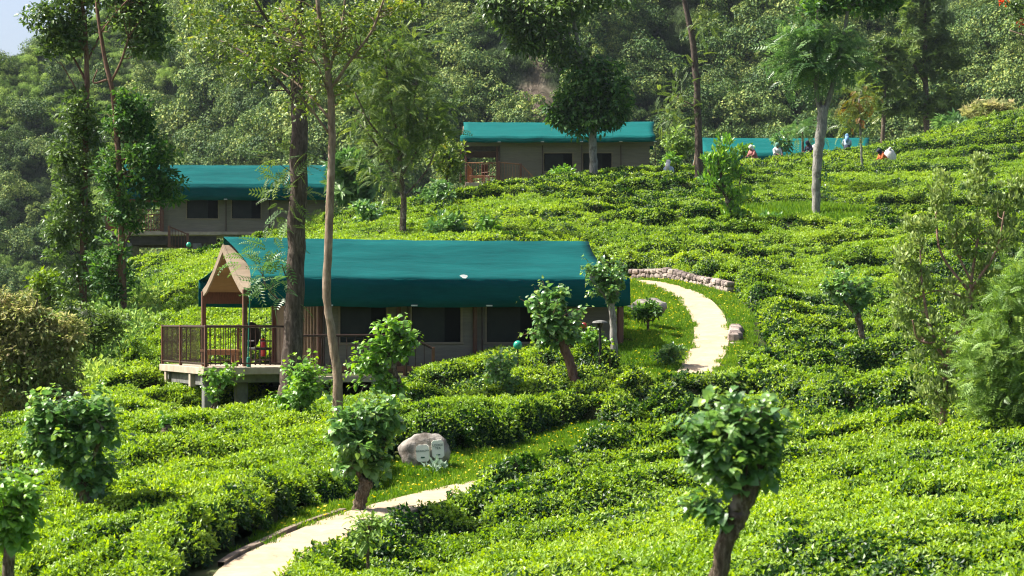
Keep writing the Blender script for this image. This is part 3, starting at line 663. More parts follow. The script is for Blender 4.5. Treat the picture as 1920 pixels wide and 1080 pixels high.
# ------------------------------------------------------------------ far forest
def crown_proto(kind):
    """unit-radius crown: leaf clumps over several lobes"""
    if kind == 0: lobes = [((R.rand(3) - .5) * [1.3, 1.3, .9] + [0, 0, .55], .35 + .25 * R.rand()) for _ in range(9)]; n = 900
    elif kind == 1: lobes = [(np.array([(R.rand() - .5) * .7, (R.rand() - .5) * .7, .2 + 1.5 * i / 8]), .42 - .03 * i) for i in range(8)]; n = 800
    elif kind == 2: lobes = [(np.array([math.cos(a) * .6, math.sin(a) * .6, .75 + .15 * R.rand()]), .33) for a in np.arange(6) * 1.05] + [(np.array([0, 0, .9]), .5)]; n = 800
    else: lobes = [((R.rand(3) - .5) * [1.8, 1.8, .5] + [0, 0, .15], .3 + .2 * R.rand()) for _ in range(9)]; n = 700
    Pn = []; N = []; n = int(n * 1.9)
    per = n // len(lobes)
    for c, r in lobes:
        d = rdir(per); d[:, 2] = np.abs(d[:, 2]) * 1.0 - .35 * (R.rand(per) < .4); d = unit(d)
        Pn.append(c + d * r * (.75 + .35 * R.rand(per))[:, None]); N.append(d)
    Pn = np.concatenate(Pn); N = np.concatenate(N); n = len(Pn)
    D = unit(np.cross(N, rdir(n)) + .3 * N - [0, 0, .35])
    V, Fc, t = leaves(T_diamond(.8, .15), Pn, D, N + .35 * R.randn(n, 3), .055 + .055 * R.rand(n), R.rand(n))
    tr = MB().tube([(0, 0, -1.2), (.05, 0, -.3), (0, .05, .7)], [.07, .05, .03], 5); tv = np.concatenate(tr.v); tf = []
    for f in tr.f:
        for i in range(1, len(f) - 1): tf.append((f[0], f[i], f[i + 1]))
    return np.vstack([V, tv]), np.vstack([Fc, np.array(tf) + len(V)]), np.r_[t, np.full(len(tv), .05)]
FP = [crown_proto(0), crown_proto(0), crown_proto(1), crown_proto(2), crown_proto(3), crown_proto(3), crown_proto(1)]
def wood(name, n, ylo, yhi, cond, smin, smax, kinds, mats, lab, rock=True, mul=1.0):
    Y = ylo + (yhi - ylo) * R.rand(n * 3) ** .9; X = (R.rand(n * 3) - .5) * 2 * (.225 * Y + 4); Z = far_z(X, Y)
    px = X / Y * F + 960; py = 600 - Z / Y * F
    keep = cond(px, py, X, Y, Z) & (py > -120) & (vnoise(X * .1, Y * .09, 77) > (.2 if smin == 1.5 else -1))
    if rock: keep &= rockness(X, Y, Z) < .35 + .4 * (R.rand(n * 3) < .12)
    X, Y, Z = X[keep][:n], Y[keep][:n], Z[keep][:n]; n = len(X)
    zone = vnoise(X * .06, Y * .06, 120) * .7 + .3 * R.rand(n)
    s = (smin + (smax - smin) * R.rand(n) ** 1.6) * (.7 + .6 * zone); kd = np.array(kinds)[(R.rand(n) * len(kinds)).astype(int)]
    bx, by = X.mean(), Y.mean(); bz = float(far_z(np.array([bx]), np.array([by]))[0]) - 3
    surf = (np.array([[bx, by, bz], [bx + .3, by, bz], [bx + .3, by + .3, bz], [bx, by + .3, bz]]), np.array([[0, 1, 2, 3]]))
    scatter(name, surf, FP, np.c_[X, Y, Z + s * .1], kd, np.c_[.25 * (R.rand(n, 2) - .5), R.rand(n) * 6.28], s * mul, np.clip(.25 * zone + .75 * R.rand(n), 0, 1), mats, label=lab, cat='forest', kind='stuff')
wood("forest", 4600, 225, 345, lambda px, py, X, Y, Z: (px > 300 - (py > 330) * 90 + 40 * np.sin(py / 40)) & (px < 2000), 1.5, 4.2, [1, 2, 3, 4, 5, 6, 7, 1, 2], [M['hill'], M['forest']], "dense mixed forest covering the steep rocky mountainside")
wood("scrub", 9500, 225, 390, lambda px, py, X, Y, Z: (px < 345 + 40 * np.sin(py / 40)) & (px > -60) & ~((px < 120) & (py > 240) & (py < 440)), .55, 1.5, [5, 6, 5, 6, 1, 5], [M['hill'], M['scrub']], "pale green scrub covering the smooth hill under the sky")
wood("forest_underbrush", 9000, 235, 350, lambda px, py, X, Y, Z: (px > -60) & (px < 2000) & (rockness(X, Y, Z) < .3), .6, 1.4, [5, 6, 1, 5], [M['hill'], M['underbrush']], "low dark scrub filling the gaps between the forest crowns", rock=False)
wood("forest", 2200, 225, 420, lambda px, py, X, Y, Z: (px < 340) & (px > -60) & (((py > 230) & (px < 130)) | (R.rand(len(px)) < .04)), 1.6, 3.4, [1, 2, 3, 4], [M['hill'], M['forest']], "darker trees scattered low on the smooth scrub hill")

n = 1500; Yu = 44 + 84 * R.rand(n * 3); Xu = -9 - 26 * R.rand(n * 3); xe2 = np.interp(Yu, [17, 30, 36, 45, 52, 57, 62, 68, 75, 85, 100, 112, 120, 135, 158], [-14, -11.5, -11, -12, -11.2, -10.7, -10.6, -11, -10.6, -14.2, -17.5, -17.5, -16, -8, -8])
Zu = ground(Xu, Yu); kp = ((Xu < xe2 + .1) | (Yu > 120)) & (Xu > -.215 * Yu - 4); kp &= (600 - (Zu + .8) / Yu * F > np.interp(Xu / Yu * F + 960, [0, 120, 240, 400], [560, 575, 520, 440])); Xu, Yu, Zu = Xu[kp][:n], Yu[kp][:n], Zu[kp][:n]; n = len(Xu)
FP2 = []
for _ in range(4):
    m_ = 420; d_ = rdir(m_); d_[:, 2] = np.abs(d_[:, 2]); q_ = d_ * (.5 + .5 * R.rand(m_, 1)) * [1, 1, 1.1]; v_, f_, t_ = leaves(T_diamond(.5, .12), q_, d_ + .7 * R.randn(m_, 3), d_ + R.randn(m_, 3), .12 + .1 * R.rand(m_), R.rand(m_)); FP2.append((v_, f_, t_))
bz = float(Zu.min()) - 1; surf = (np.array([[Xu[0], Yu[0], bz], [Xu[0] + .3, Yu[0], bz], [Xu[0] + .3, Yu[0] + .3, bz], [Xu[0], Yu[0] + .3, bz]]), np.array([[0, 1, 2, 3]]))
scatter("undergrowth", surf, FP2, np.c_[Xu, Yu, Zu - .1], 1 + R.randint(0, 4, n), euler_from(np.tile([0, 0, 1.], (n, 1)) + .2 * R.randn(n, 3), R.rand(n) * 6.28), .45 + .75 * R.rand(n), R.rand(n), [M['soil'], M['scrub']], label="tangled undergrowth on the drop left of the tea rows", cat='undergrowth', kind='stuff')

#@@TREES
# ------------------------------------------------------------------ trees and shrubs, one thing each
TM = {'diamond': T_diamond(.5, .12), 'oval': T_oval(), 'heart': T_heart(), 'frond': T_frond(), 'fine': T_frond(9, .2, .5), 'rosette': T_rosette(7), 'star': T_rosette(9, .3, .2)}
def pick_near(pts, c):
    d = ((pts - c) ** 2).sum(1) + 1.2 * np.maximum(0, pts[:, 2] - c[2] + .2) ** 2 * 4; return pts[np.argmin(d)]
def plant(name, label, cat, Y, trunk, limbs=(), crowns=(), bk='bark_brown', wob=.18, group=None, sides=10, twig=.012, seed=0, back=1.0):
    """trunk/limbs: polylines (px, py, width px); crowns: (material, template, leaf length m, leaves per puff, style, blobs (px, py, rx, ry, puffs[, dY]))"""
    global R
    R_old = R; R = np.random.RandomState(1000 + seed + int(trunk[0][0]) * 7 + int(trunk[0][1]))
    slim = .8 if name == 'coral_tree' and Y > 25 else .9
    trunk = [(a, b, c * slim) for a, b, c in trunk]; limbs = [[(a, b, c * slim) for a, b, c in l] for l in limbs]
    s = Y / F; base = P(trunk[0][0], trunk[0][1], Y); gz = g1(base[0], base[1]) if Y < 200 else base[2] - 2
    zb = min(base[2], gz) - .15
    root = empty(name, (base[0], base[1], min(base[2], gz)), label=label, cat=cat, group=group)
    o0 = np.array(root.location); mb = MB(); skel = []
    def poly(pl, dY=0.0, dep=None):
        p = np.array([P(a, b, Y) for a, b, w_ in pl]); wd = np.array([w_ for a, b, w_ in pl]) * s / 2
        if dep is not None: p[:, 1] += np.linspace(0, dep, len(p))
        q = catmull(np.c_[p, wd], 5); return q[:, :3], np.maximum(q[:, 3], .004)
    tp, tr = poly(trunk)
    lowest = tp[0].copy(); lowest[2] = zb
    tp = np.vstack([lowest, tp]); tr = np.r_[tr[0] * 1.15, tr]
    tp[1:, :2] += .25 * tr[1:, None] * (R.rand(len(tp) - 1, 2) - .5)
    mb.tube(tp - o0, tr, sides, wob); skel.append(tp)
    for l in limbs:
        lp, lr = poly(l, dep=(R.rand() - .5) * 2.2 * abs(l[-1][0] - l[0][0] + 8) * s); mb.tube(lp - o0, lr, 6, wob * .6); skel.append(lp)
    sk = np.concatenate(skel)
    crown_parts = []
    for (mt, tmn, ll, per, style, blobs) in crowns:
        T = TM[tmn]; LP, LD, LN, LS, LT = [], [], [], [], []
        for bl in blobs:
            px, py, rx, ry, k = bl[:5]; dY = bl[5] if len(bl) > 5 else 0
            c = P(px, py, Y + dY); r = np.array([rx, (rx + ry) * .5 * back, ry]) * s
            if style == 'shoots':
                st = pick_near(sk, c)
                for i in range(k):
                    d = unit(R.randn(3)); d[2] = d[2] if d[2] > -.75 else -d[2]; ext = .45 + .72 * R.rand() ** 1.2
                    if R.rand() < .26: ext = 1.08 + .42 * R.rand(); d[2] = abs(d[2]) * 1.2 if R.rand() < .7 else d[2]
                    e = c + d * r * ext
                    mid = (st + e) / 2 + np.array([(R.rand() - .5) * .2, (R.rand() - .5) * .2, .12 + .25 * R.rand()]) * np.linalg.norm(e - st)
                    t = np.linspace(0, 1, 7)[:, None]; pl = (1 - t) ** 2 * st + 2 * t * (1 - t) * mid + t * t * e
                    mb.tube(pl - o0, np.linspace(twig, twig * .3, 7), 4, cap=False)
                    tt = np.sort(.12 + .88 * R.rand(per) ** .75)[:, None]; q = (1 - tt) ** 2 * st + 2 * tt * (1 - tt) * mid + tt * tt * e
                    ax = unit(e - st); out = unit(R.randn(per, 3) + .35 * ax + [0, 0, .15]); q = q + out * ll * .55 * (.4 + R.rand(per, 1))
                    LP.append(q); dd = out * .8 + [0, 0, -.45]; LD.append(dd); LN.append(np.tile([0, 0, 1.], (per, 1)) + .45 * out + .45 * R.randn(per, 3))
                    sz = ll * (1.1 - .6 * tt[:, 0] ** 3) * (.5 + .7 * R.rand(per)); LS.append(sz); LT.append(np.clip(.25 + .5 * R.rand(per) + .35 * (tt[:, 0] > .88), 0, 1))
            else:
                pr = max(ll * 1.3, .34 * r.mean()) if style != 'loose' else max(ll * 1.6, .28 * r.mean())
                for i in range(k):
                    d = unit(R.randn(3)); pc = c + d * r * (R.rand() ** .45)
                    n = max(4, int(per * (.6 + .8 * R.rand()))); rr = pr * (.7 + .6 * R.rand())
                    od = rdir(n); od[:, 2] = np.where(R.rand(n) < .6, np.abs(od[:, 2]), od[:, 2]); rad = (R.rand(n) ** .4)[:, None] * [rr, rr, rr * .75]
                    LP.append(pc + od * rad)
                    if style == 'up': dd = od * .5 + [0, 0, .8] + .35 * R.randn(n, 3)
                    elif style == 'drape': dd = od + [0, 0, -.7] + .3 * R.randn(n, 3)
                    else: dd = od + [0, 0, -.15] + .55 * R.randn(n, 3)
                    LD.append(dd); LN.append(np.tile([0, 0, 1.0], (n, 1)) + .6 * od + .5 * R.randn(n, 3))
                    LS.append(ll * (.65 + .7 * R.rand(n))); LT.append(np.clip(R.rand(n) * .75 + .35 * (R.rand() - .3), 0, 1))
                    st = pick_near(sk, pc)
                    if k > 1 and R.rand() < .5 and np.linalg.norm(st - pc) < 1.1 * r.mean():
                        mid = (st + pc) / 2 - [0, 0, .06 * np.linalg.norm(pc - st)]
                        mb.tube(np.array([st, mid + .04 * R.randn(3), pc]) - o0, [twig * 1.5, twig, twig * .5], 4, cap=False)
        A_ = [np.concatenate(a) for a in (LP, LD, LN, LS, LT)]
        V, Fc, tn = leaves(T, A_[0] - o0, A_[1], A_[2], A_[3], A_[4])
        link("crown", npmesh("crown", V, Fc, tint=tn, mats=[M[mt]]), root)
    mb.build("trunk", M[bk], root, smooth=True)
    R = R_old; return root

plant("eucalyptus_tree", "tall leafy tree left of a twin at the hill edge, straight red-brown trunk", "tree", 76,
      [(155, 612, 17), (157, 480, 15), (160, 300, 12), (163, 160, 11), (160, 60, 9), (150, -30, 7)],
      [[(160, 150, 6), (138, 112, 4), (118, 90, 3)], [(161, 120, 5), (185, 60, 4), (200, 10, 3)], [(158, 200, 5), (140, 160, 3), (118, 120, 2)]],
      [('ivy', 'oval', .17, 26, 'puff', [(105, 35, 55, 45, 60), (118, 88, 46, 22, 30), (165, -5, 60, 30, 50), (150, 55, 34, 35, 20), (148, 225, 44, 52, 62), (124, 300, 34, 40, 36), (130, 400, 46, 56, 66), (110, 465, 30, 45, 24), (150, 530, 44, 46, 34), (172, 300, 30, 60, 26), (178, 430, 30, 50, 20)])], 'bark_red', seed=1)
plant("eucalyptus_tree", "tall ivy-clad tree right of its twin, slanting bare trunk between two leafy masses", "tree", 74,
      [(230, 612, 17), (229, 480, 16), (224, 330, 12), (214, 190, 11), (197, 110, 9), (184, 30, 7), (178, -30, 6)],
      [[(206, 158, 6), (228, 120, 5), (245, 75, 4)], [(200, 150, 5), (175, 155, 4), (182, 130, 3)], [(190, 60, 5), (230, 20, 4), (265, -5, 3)], [(228, 470, 5), (250, 420, 4), (275, 390, 3)]],
      [('ivy', 'oval', .17, 26, 'puff', [(262, 35, 56, 50, 80), (278, 85, 38, 28, 30), (225, -8, 60, 26, 40)]),
       ('dark', 'oval', .17, 28, 'puff', [(238, 220, 44, 50, 60), (275, 300, 54, 54, 74), (303, 352, 42, 34, 40), (236, 398, 34, 44, 36), (208, 500, 40, 56, 36), (218, 340, 36, 60, 34), (215, 560, 30, 40, 14)])], 'bark_red', seed=2)
plant("dark_barked_tree", "thick dark-trunked tree rising through the near tent's railing, thin branches above", "tree", 56.5,
      [(545, 735, 48), (546, 690, 44), (553, 560, 37), (556, 440, 37), (560, 300, 36), (560, 200, 32), (556, 120, 27), (560, 40, 22), (566, -60, 18)],
      [[(557, 190, 9), (505, 135, 6), (440, 85, 5), (385, 55, 3)], [(558, 150, 10), (520, 70, 7), (480, 0, 5), (455, -60, 4)], [(556, 540, 3), (538, 520, 3), (530, 495, 2)], [(552, 575, 3), (528, 565, 3), (505, 545, 3), (492, 520, 2)]],
      [('sparse', 'oval', .12, 15, 'loose', [(425, 40, 80, 50, 38), (400, 90, 60, 38, 20), (500, 60, 65, 55, 28), (475, 130, 70, 45, 22), (545, 30, 60, 50, 20), (360, 20, 34, 28, 8), (540, 140, 50, 60, 20), (420, 0, 70, 20, 14)]),
       ('pinnate', 'frond', .42, 5, 'puff', [(490, 490, 16, 22, 4), (498, 530, 26, 18, 6), (528, 560, 10, 8, 2), (530, 470, 12, 20, 3)]),
       ('feather', 'frond', .4, 6, 'puff', [(536, 350, 14, 60, 10), (535, 430, 16, 26, 4), (530, 300, 10, 20, 3)])], 'bark_dark', .16, seed=3, sides=20)
plant("slender_tree", "slim tan-trunked tree with a bend, forking high up, in front of the near tent", "tree", 50,
      [(633, 760, 22), (632, 700, 20), (624, 640, 18), (614, 575, 16), (613, 540, 18), (616, 440, 17), (622, 300, 16), (621, 200, 15), (613, 120, 13), (600, 40, 10), (590, -50, 8)],
      [[(622, 165, 8), (662, 110, 6), (700, 60, 5), (722, 5, 4), (738, -40, 3)], [(619, 225, 6), (582, 180, 5), (530, 135, 4), (482, 108, 3)], [(616, 135, 7), (640, 60, 5), (652, -30, 4)], [(617, 250, 5), (575, 195, 4), (548, 170, 2)], [(612, 110, 5), (560, 60, 4), (520, 10, 3)], [(620, 190, 4), (600, 130, 3), (575, 90, 2)]],
      [('sparse', 'oval', .1, 13, 'loose', [(560, 60, 75, 60, 64), (650, 50, 65, 55, 56), (715, 30, 60, 42, 44), (500, 100, 50, 40, 30), (600, 130, 65, 50, 40), (690, 90, 45, 35, 18), (560, 190, 40, 35, 14), (770, 10, 45, 28, 18), (640, 170, 50, 40, 14)])], 'bark_tan', .12, seed=4, sides=14)
plant("silky_oak_tree", "feathery small tree with a forked grey trunk, standing between two farther tents", "tree", 92,
      [(755, 446, 14), (757, 380, 12), (752, 330, 10), (745, 260, 8), (730, 180, 6), (722, 100, 4)],
      [[(752, 350, 7), (718, 290, 5), (690, 250, 4), (660, 220, 3)], [(755, 330, 7), (790, 265, 5), (802, 200, 4)], [(747, 280, 6), (700, 240, 4), (670, 180, 3)], [(750, 300, 6), (772, 205, 4), (785, 130, 3)], [(757, 370, 5), (800, 320, 4), (820, 270, 3)]],
      [('feather', 'fine', .5, 9, 'puff', [(700, 170, 55, 50, 26), (765, 120, 55, 50, 26), (792, 200, 50, 55, 26), (715, 245, 55, 40, 22), (780, 285, 55, 45, 22), (740, 85, 42, 32, 12), (690, 115, 38, 32, 10), (818, 250, 28, 45, 10), (740, 190, 40, 60, 14), (690, 300, 35, 30, 8), (740, 340, 30, 25, 6)])], 'bark_brown', seed=5)
plant("layered_shade_tree", "pale-trunked tree before the highest tent, round lower crown under a wide upper one", "tree", 117,
      [(1114, 336, 18), (1112, 280, 16), (1112, 230, 15), (1108, 195, 13), (1095, 155, 11), (1088, 110, 10), (1080, 60, 8), (1066, 0, 7)],
      [[(1112, 230, 8), (1075, 205, 5), (1050, 200, 3)], [(1112, 235, 8), (1145, 205, 5), (1165, 190, 3)], [(1088, 105, 6), (1040, 60, 5), (985, 25, 4)], [(1108, 190, 7), (1125, 150, 4), (1130, 130, 3)]],
      [('dark', 'oval', .26, 28, 'drape', [(1110, 165, 56, 46, 90), (1062, 205, 38, 34, 50), (1154, 190, 38, 46, 56), (1105, 225, 66, 28, 64), (1125, 128, 38, 18, 24)]),
       ('ivy', 'oval', .28, 24, 'drape', [(955, 20, 56, 42, 64), (1010, 60, 56, 44, 64), (1062, 95, 30, 34, 26), (1110, -2, 80, 22, 50), (1040, 20, 70, 44, 64), (928, 0, 32, 26, 20), (985, 85, 34, 28, 22)])], 'bark_pale', seed=6)
plant("bare_stemmed_tree", "leaning dark thin trunk with no low crown, right of the highest tent", "tree", 112,
      [(1311, 312, 17), (1309, 230, 15), (1306, 150, 14), (1298, 70, 13), (1286, 15, 11), (1278, -60, 9)], [[(1306, 200, 4), (1285, 190, 3), (1270, 180, 2)]],
      [('feather', 'fine', .5, 7, 'puff', [(1322, 55, 20, 34, 9), (1268, 190, 26, 45, 12), (1290, 120, 14, 22, 3), (1255, 240, 18, 22, 5)]), ('dark', 'oval', .26, 24, 'puff', [(1270, -95, 80, 45, 34)])], 'bark_dark', seed=7)
plant("pale_barked_tree", "white-barked forked tree with drooping feathery leaves, alone in the upper tea field", "tree", 100,
      [(1530, 402, 17), (1531, 340, 19), (1535, 280, 20), (1541, 230, 22), (1546, 200, 17)],
      [[(1542, 222, 13), (1531, 165, 11), (1532, 90, 10), (1536, -30, 8)], [(1546, 210, 13), (1560, 165, 11), (1572, 110, 10), (1586, 40, 8), (1592, -30, 6)]],
      [('pinnate', 'frond', .62, 10, 'puff', [(1530, 90, 56, 26, 34), (1500, 128, 34, 36, 24), (1575, 120, 40, 30, 24), (1480, 92, 20, 14, 6), (1545, 140, 40, 22, 12), (1515, 68, 34, 16, 10)]),
       ('dark', 'oval', .26, 22, 'puff', [(1600, 0, 82, 28, 60), (1545, 14, 44, 24, 26), (1650, 6, 36, 18, 16), (1640, -70, 110, 40, 70)]),  # last blob is unseen above the frame, enlarged to shade the tea
       ('dadap', 'oval', .16, 14, 'puff', [(1549, 335, 8, 32, 8)])], 'bark_pale', seed=8)
plant("slim_sapling", "slim sapling with orange-tinged leaves beside the blue-clad worker on the ridge", "tree", 122,
      [(1616, 308, 5), (1614, 260, 5), (1612, 220, 4), (1611, 185, 3)], [],
      [('reddish', 'frond', .5, 7, 'drape', [(1600, 195, 20, 20, 8), (1622, 190, 20, 18, 8), (1612, 215, 22, 20, 6)]), ('sparse', 'frond', .5, 7, 'puff', [(1590, 238, 14, 10, 4), (1628, 230, 18, 26, 8), (1608, 175, 20, 12, 4)])], 'bark_pale', seed=9, sides=6)
plant("tall_shrub", "upright leafy shrub growing in tea just right of the dark leaning trunk", "shrub", 96,
      [(1372, 420, 10), (1362, 370, 8), (1350, 320, 6), (1345, 275, 4)], [[(1362, 370, 5), (1340, 345, 4), (1325, 320, 3)], [(1365, 380, 5), (1385, 350, 3), (1392, 310, 2)]],
      [('dadap_bright', 'oval', .2, 22, 'up', [(1350, 310, 30, 36, 24), (1378, 375, 24, 38, 22), (1338, 350, 26, 34, 16), (1358, 272, 18, 22, 8), (1380, 410, 20, 18, 8), (1385, 330, 14, 20, 5)])], 'bark_brown', seed=10)
plant("far_tree", "tall airy tree with a straight brown trunk far beyond the right ridge", "tree", 208,
      [(1738, 262, 13), (1736, 180, 11), (1735, 100, 9), (1735, 20, 7), (1734, -40, 5)], [[(1736, 140, 5), (1765, 90, 4), (1780, 60, 3)], [(1736, 160, 5), (1705, 110, 4), (1690, 80, 3)]],
      [('feather', 'star', .55, 12, 'loose', [(1735, 50, 55, 50, 36), (1700, 110, 46, 40, 26), (1772, 120, 46, 46, 26), (1735, -5, 50, 30, 18), (1692, 175, 36, 36, 16), (1780, 190, 36, 36, 16), (1740, 215, 36, 26, 8)])], 'bark_brown', seed=11)
plant("far_tree", "shorter brown-stemmed tree left of the tall airy far one", "tree", 200,
      [(1655, 262, 9), (1658, 200, 8), (1660, 140, 6), (1662, 90, 4)], [], [('forest_tree', 'star', .6, 12, 'puff', [(1660, 110, 34, 30, 18), (1650, 150, 36, 30, 18), (1672, 190, 30, 30, 12)])] if 'forest_tree' in M else [('feather', 'star', .6, 12, 'puff', [(1660, 110, 34, 30, 18), (1650, 150, 36, 30, 18), (1672, 190, 30, 30, 12)])], 'bark_brown', seed=12)
DG_ = 'cut-back shade trees among the tea'
plant("coral_tree", "big cut-back tree with blurred broad leaves and a bent gnarled trunk, nearest the camera", "tree", 20,
      [(1340, 1200, 42), (1347, 1080, 37), (1362, 1010, 38), (1384, 965, 42), (1394, 925, 46), (1385, 890, 34)], [[(1400, 940, 34), (1418, 900, 26), (1425, 850, 18)], [(1385, 910, 30), (1350, 880, 20), (1330, 840, 12)]],
      [('dadap', 'heart', 0.106, 19, 'shoots', [(1375, 830, 104, 78, 44), (1440, 805, 50, 50, 10), (1310, 860, 50, 60, 13), (1385, 885, 75, 45, 12), (1305, 955, 25, 50, 6), (1455, 850, 40, 45, 6), (1400, 760, 60, 22, 6)])], 'bark_brown', .3, group=DG_, seed=20, sides=18, twig=.007)
plant("coral_tree", "leafy cut-back tree standing on the near edge of the lower path by the boulder", "tree", 38.6,
      [(668, 985, 34), (672, 955, 30), (680, 925, 30), (688, 898, 36)], [[(686, 905, 18), (660, 870, 12), (650, 840, 8)], [(688, 900, 18), (712, 860, 12), (722, 820, 8)]],
      [('dadap', 'heart', 0.148, 20, 'shoots', [(675, 815, 74, 64, 34), (638, 862, 38, 36, 10), (722, 800, 44, 46, 12), (708, 870, 40, 44, 14), (665, 780, 45, 30, 8)])], 'bark_brown', .3, group=DG_, seed=21, twig=.008)
plant("coral_tree", "dense dark-leaved cut-back tree at the lower left among tea, widest of its kind", "tree", 36.5,
      [(168, 975, 32), (158, 915, 32), (150, 880, 34), (140, 850, 26)], [[(150, 880, 18), (110, 840, 10), (80, 810, 8)], [(152, 885, 18), (185, 840, 10), (200, 800, 8)]],
      [('dadap', 'heart', 0.136, 25, 'shoots', [(130, 820, 92, 76, 80), (172, 865, 60, 62, 40), (165, 910, 46, 26, 14), (85, 790, 46, 36, 12), (60, 845, 38, 40, 12), (190, 790, 36, 40, 12), (150, 760, 50, 30, 10)])], 'bark_brown', .2, group=DG_, seed=22, twig=.008)
plant("coral_tree", "bright-leaved cut-back tree cut off by the bottom left corner", "tree", 27,
      [(10, 1150, 30), (15, 1080, 28), (20, 1020, 26)], [], [('dadap_bright', 'heart', 0.115, 20, 'shoots', [(28, 925, 56, 50, 28), (5, 990, 50, 50, 20), (62, 930, 30, 40, 8)])], 'bark_brown', group=DG_, seed=23, twig=.006)
plant("coral_tree", "bright leafy cut-back tree in front of the near tent's first windows", "tree", 51,
      [(757, 750, 14), (745, 710, 13), (735, 685, 12), (728, 660, 8)], [[(740, 700, 8), (705, 690, 5), (690, 680, 4)], [(738, 690, 8), (755, 650, 5), (762, 620, 4)]],
      [('dadap_bright', 'heart', 0.140, 20, 'shoots', [(742, 625, 38, 32, 16), (700, 655, 46, 30, 14), (688, 700, 38, 28, 14), (755, 655, 28, 36, 10), (720, 610, 20, 16, 3), (715, 720, 40, 24, 14)])], 'bark_brown', group=DG_, seed=24, twig=.009)
plant("coral_tree", "bushy bright green cut-back tree below the deck by the dark trunk", "tree", 50.5,
      [(570, 830, 13), (568, 790, 12), (566, 755, 10)], [], [('dadap_bright', 'heart', 0.132, 21, 'shoots', [(560, 740, 44, 46, 30), (592, 712, 34, 34, 14), (528, 745, 24, 30, 8), (562, 692, 32, 26, 10), (575, 785, 38, 26, 14), (545, 790, 30, 20, 8)])], 'bark_brown', group=DG_, seed=25, twig=.009)
plant("coral_tree", "tall spreading cut-back tree against the near tent's right windows", "tree", 56.5,
      [(1078, 712, 24), (1070, 685, 23), (1060, 655, 22), (1050, 635, 16)], [[(1060, 655, 12), (1030, 620, 8), (1010, 590, 5)], [(1062, 655, 12), (1068, 610, 8), (1055, 570, 5)]],
      [('dadap', 'heart', 0.148, 21, 'shoots', [(1035, 595, 58, 46, 34), (1005, 640, 34, 32, 12), (1046, 556, 34, 20, 8), (1078, 620, 26, 34, 10), (1000, 590, 28, 24, 6)])], 'bark_red', group=DG_, seed=26, twig=.009)
plant("coral_tree", "rounded dark cut-back tree on a pale stem at the near tent's far end", "tree", 60.5,
      [(1151, 645, 17), (1150, 605, 16), (1146, 570, 14), (1140, 545, 10)], [[(1146, 570, 8), (1120, 540, 5), (1105, 520, 3)], [(1148, 575, 8), (1160, 540, 5), (1165, 515, 3)]],
      [('dadap', 'heart', 0.108, 22, 'shoots', [(1130, 530, 42, 38, 40), (1112, 505, 26, 18, 10), (1155, 520, 22, 32, 16), (1145, 560, 26, 20, 10)])], 'bark_pale', group=DG_, seed=27, twig=.008)
plant("coral_tree", "small leafy sprouting stem hiding the concrete pillar under the deck", "tree", 57.5,
      [(398, 790, 10), (404, 760, 9), (410, 735, 8), (413, 712, 6)], [[(404, 752, 5), (396, 765, 4), (390, 775, 3)]], [('dadap_bright', 'heart', 0.115, 17, 'shoots', [(412, 705, 34, 18, 16), (400, 738, 18, 20, 6), (436, 712, 14, 16, 4)])], 'bark_brown', group=DG_, seed=28, twig=.008)
plant("coral_tree", "knobbly brown stump with a few fresh sprouts, left of the lower tea rows", "tree", 48,
      [(314, 836, 18), (312, 815, 26), (313, 803, 22), (315, 797, 12)], [], [('dadap_bright', 'heart', 0.091, 13, 'shoots', [(308, 784, 16, 12, 7)])], 'bark_brown', .3, group=DG_, seed=29, twig=.007)
plant("coral_tree", "short straight-trunked cut-back tree standing alone in the right tea rows", "tree", 62,
      [(1618, 650, 15), (1614, 615, 15), (1606, 588, 18)], [[(1606, 590, 9), (1580, 565, 6), (1565, 545, 4)]],
      [('dadap', 'heart', 0.148, 20, 'shoots', [(1590, 530, 42, 32, 22), (1562, 552, 26, 22, 8), (1618, 556, 24, 26, 9), (1605, 570, 24, 18, 6)])], 'bark_brown', group=DG_, seed=30, twig=.009)
plant("seedling", "bluish-green seedling at the path's edge under the cut-back tree", "plant", 34,
      [(690, 1045, 7), (690, 1010, 6), (692, 985, 4)], [], [('bluish', 'oval', .13, 12, 'shoots', [(690, 985, 34, 26, 16), (680, 1010, 28, 20, 8)])], 'bark_brown', seed=31, twig=.005)
plant("ball_shrub", "small clipped round bush on the upper lawn before a boulder", "shrub", 65.8,
      [(1215, 622, 5), (1215, 605, 5), (1215, 590, 4)], [], [('dark', 'oval', .11, 34, 'puff', [(1215, 582, 26, 14, 26)]), ('dadap_bright', 'oval', .1, 10, 'puff', [(1215, 580, 26, 14, 12)])], 'bark_brown', seed=32, sides=6)
plant("low_bush", "dark low bush in the tent's shadow on the lawn", "shrub", 60.5,
      [(1254, 690, 5), (1254, 670, 5)], [], [('dadap', 'oval', .1, 34, 'puff', [(1254, 668, 28, 20, 26)])], 'bark_brown', seed=33, sides=6)
plant("leafy_bush", "broad-leaved bush poking from hedges below the green glass ball", "shrub", 56,
      [(940, 735, 8), (940, 705, 6)], [], [('dadap', 'heart', 0.124, 20, 'shoots', [(940, 695, 40, 34, 22), (955, 720, 26, 20, 8)])], 'bark_brown', seed=34)
plant("flower_bush", "leafy bush with a red ornament beside the garden lamp", "shrub", 59,
      [(1115, 668, 6), (1112, 645, 5)], [], [('dadap_bright', 'heart', 0.115, 16, 'shoots', [(1112, 632, 30, 18, 16), (1130, 650, 14, 14, 4)])], 'bark_brown', seed=35)
plant("low_bush", "bright low bush under the highest tent's first window", "shrub", 117.5,
      [(1060, 345, 4), (1060, 332, 4)], [], [('dadap_bright', 'oval', .2, 22, 'puff', [(1060, 327, 24, 9, 16)])], 'bark_brown', seed=36, sides=6)
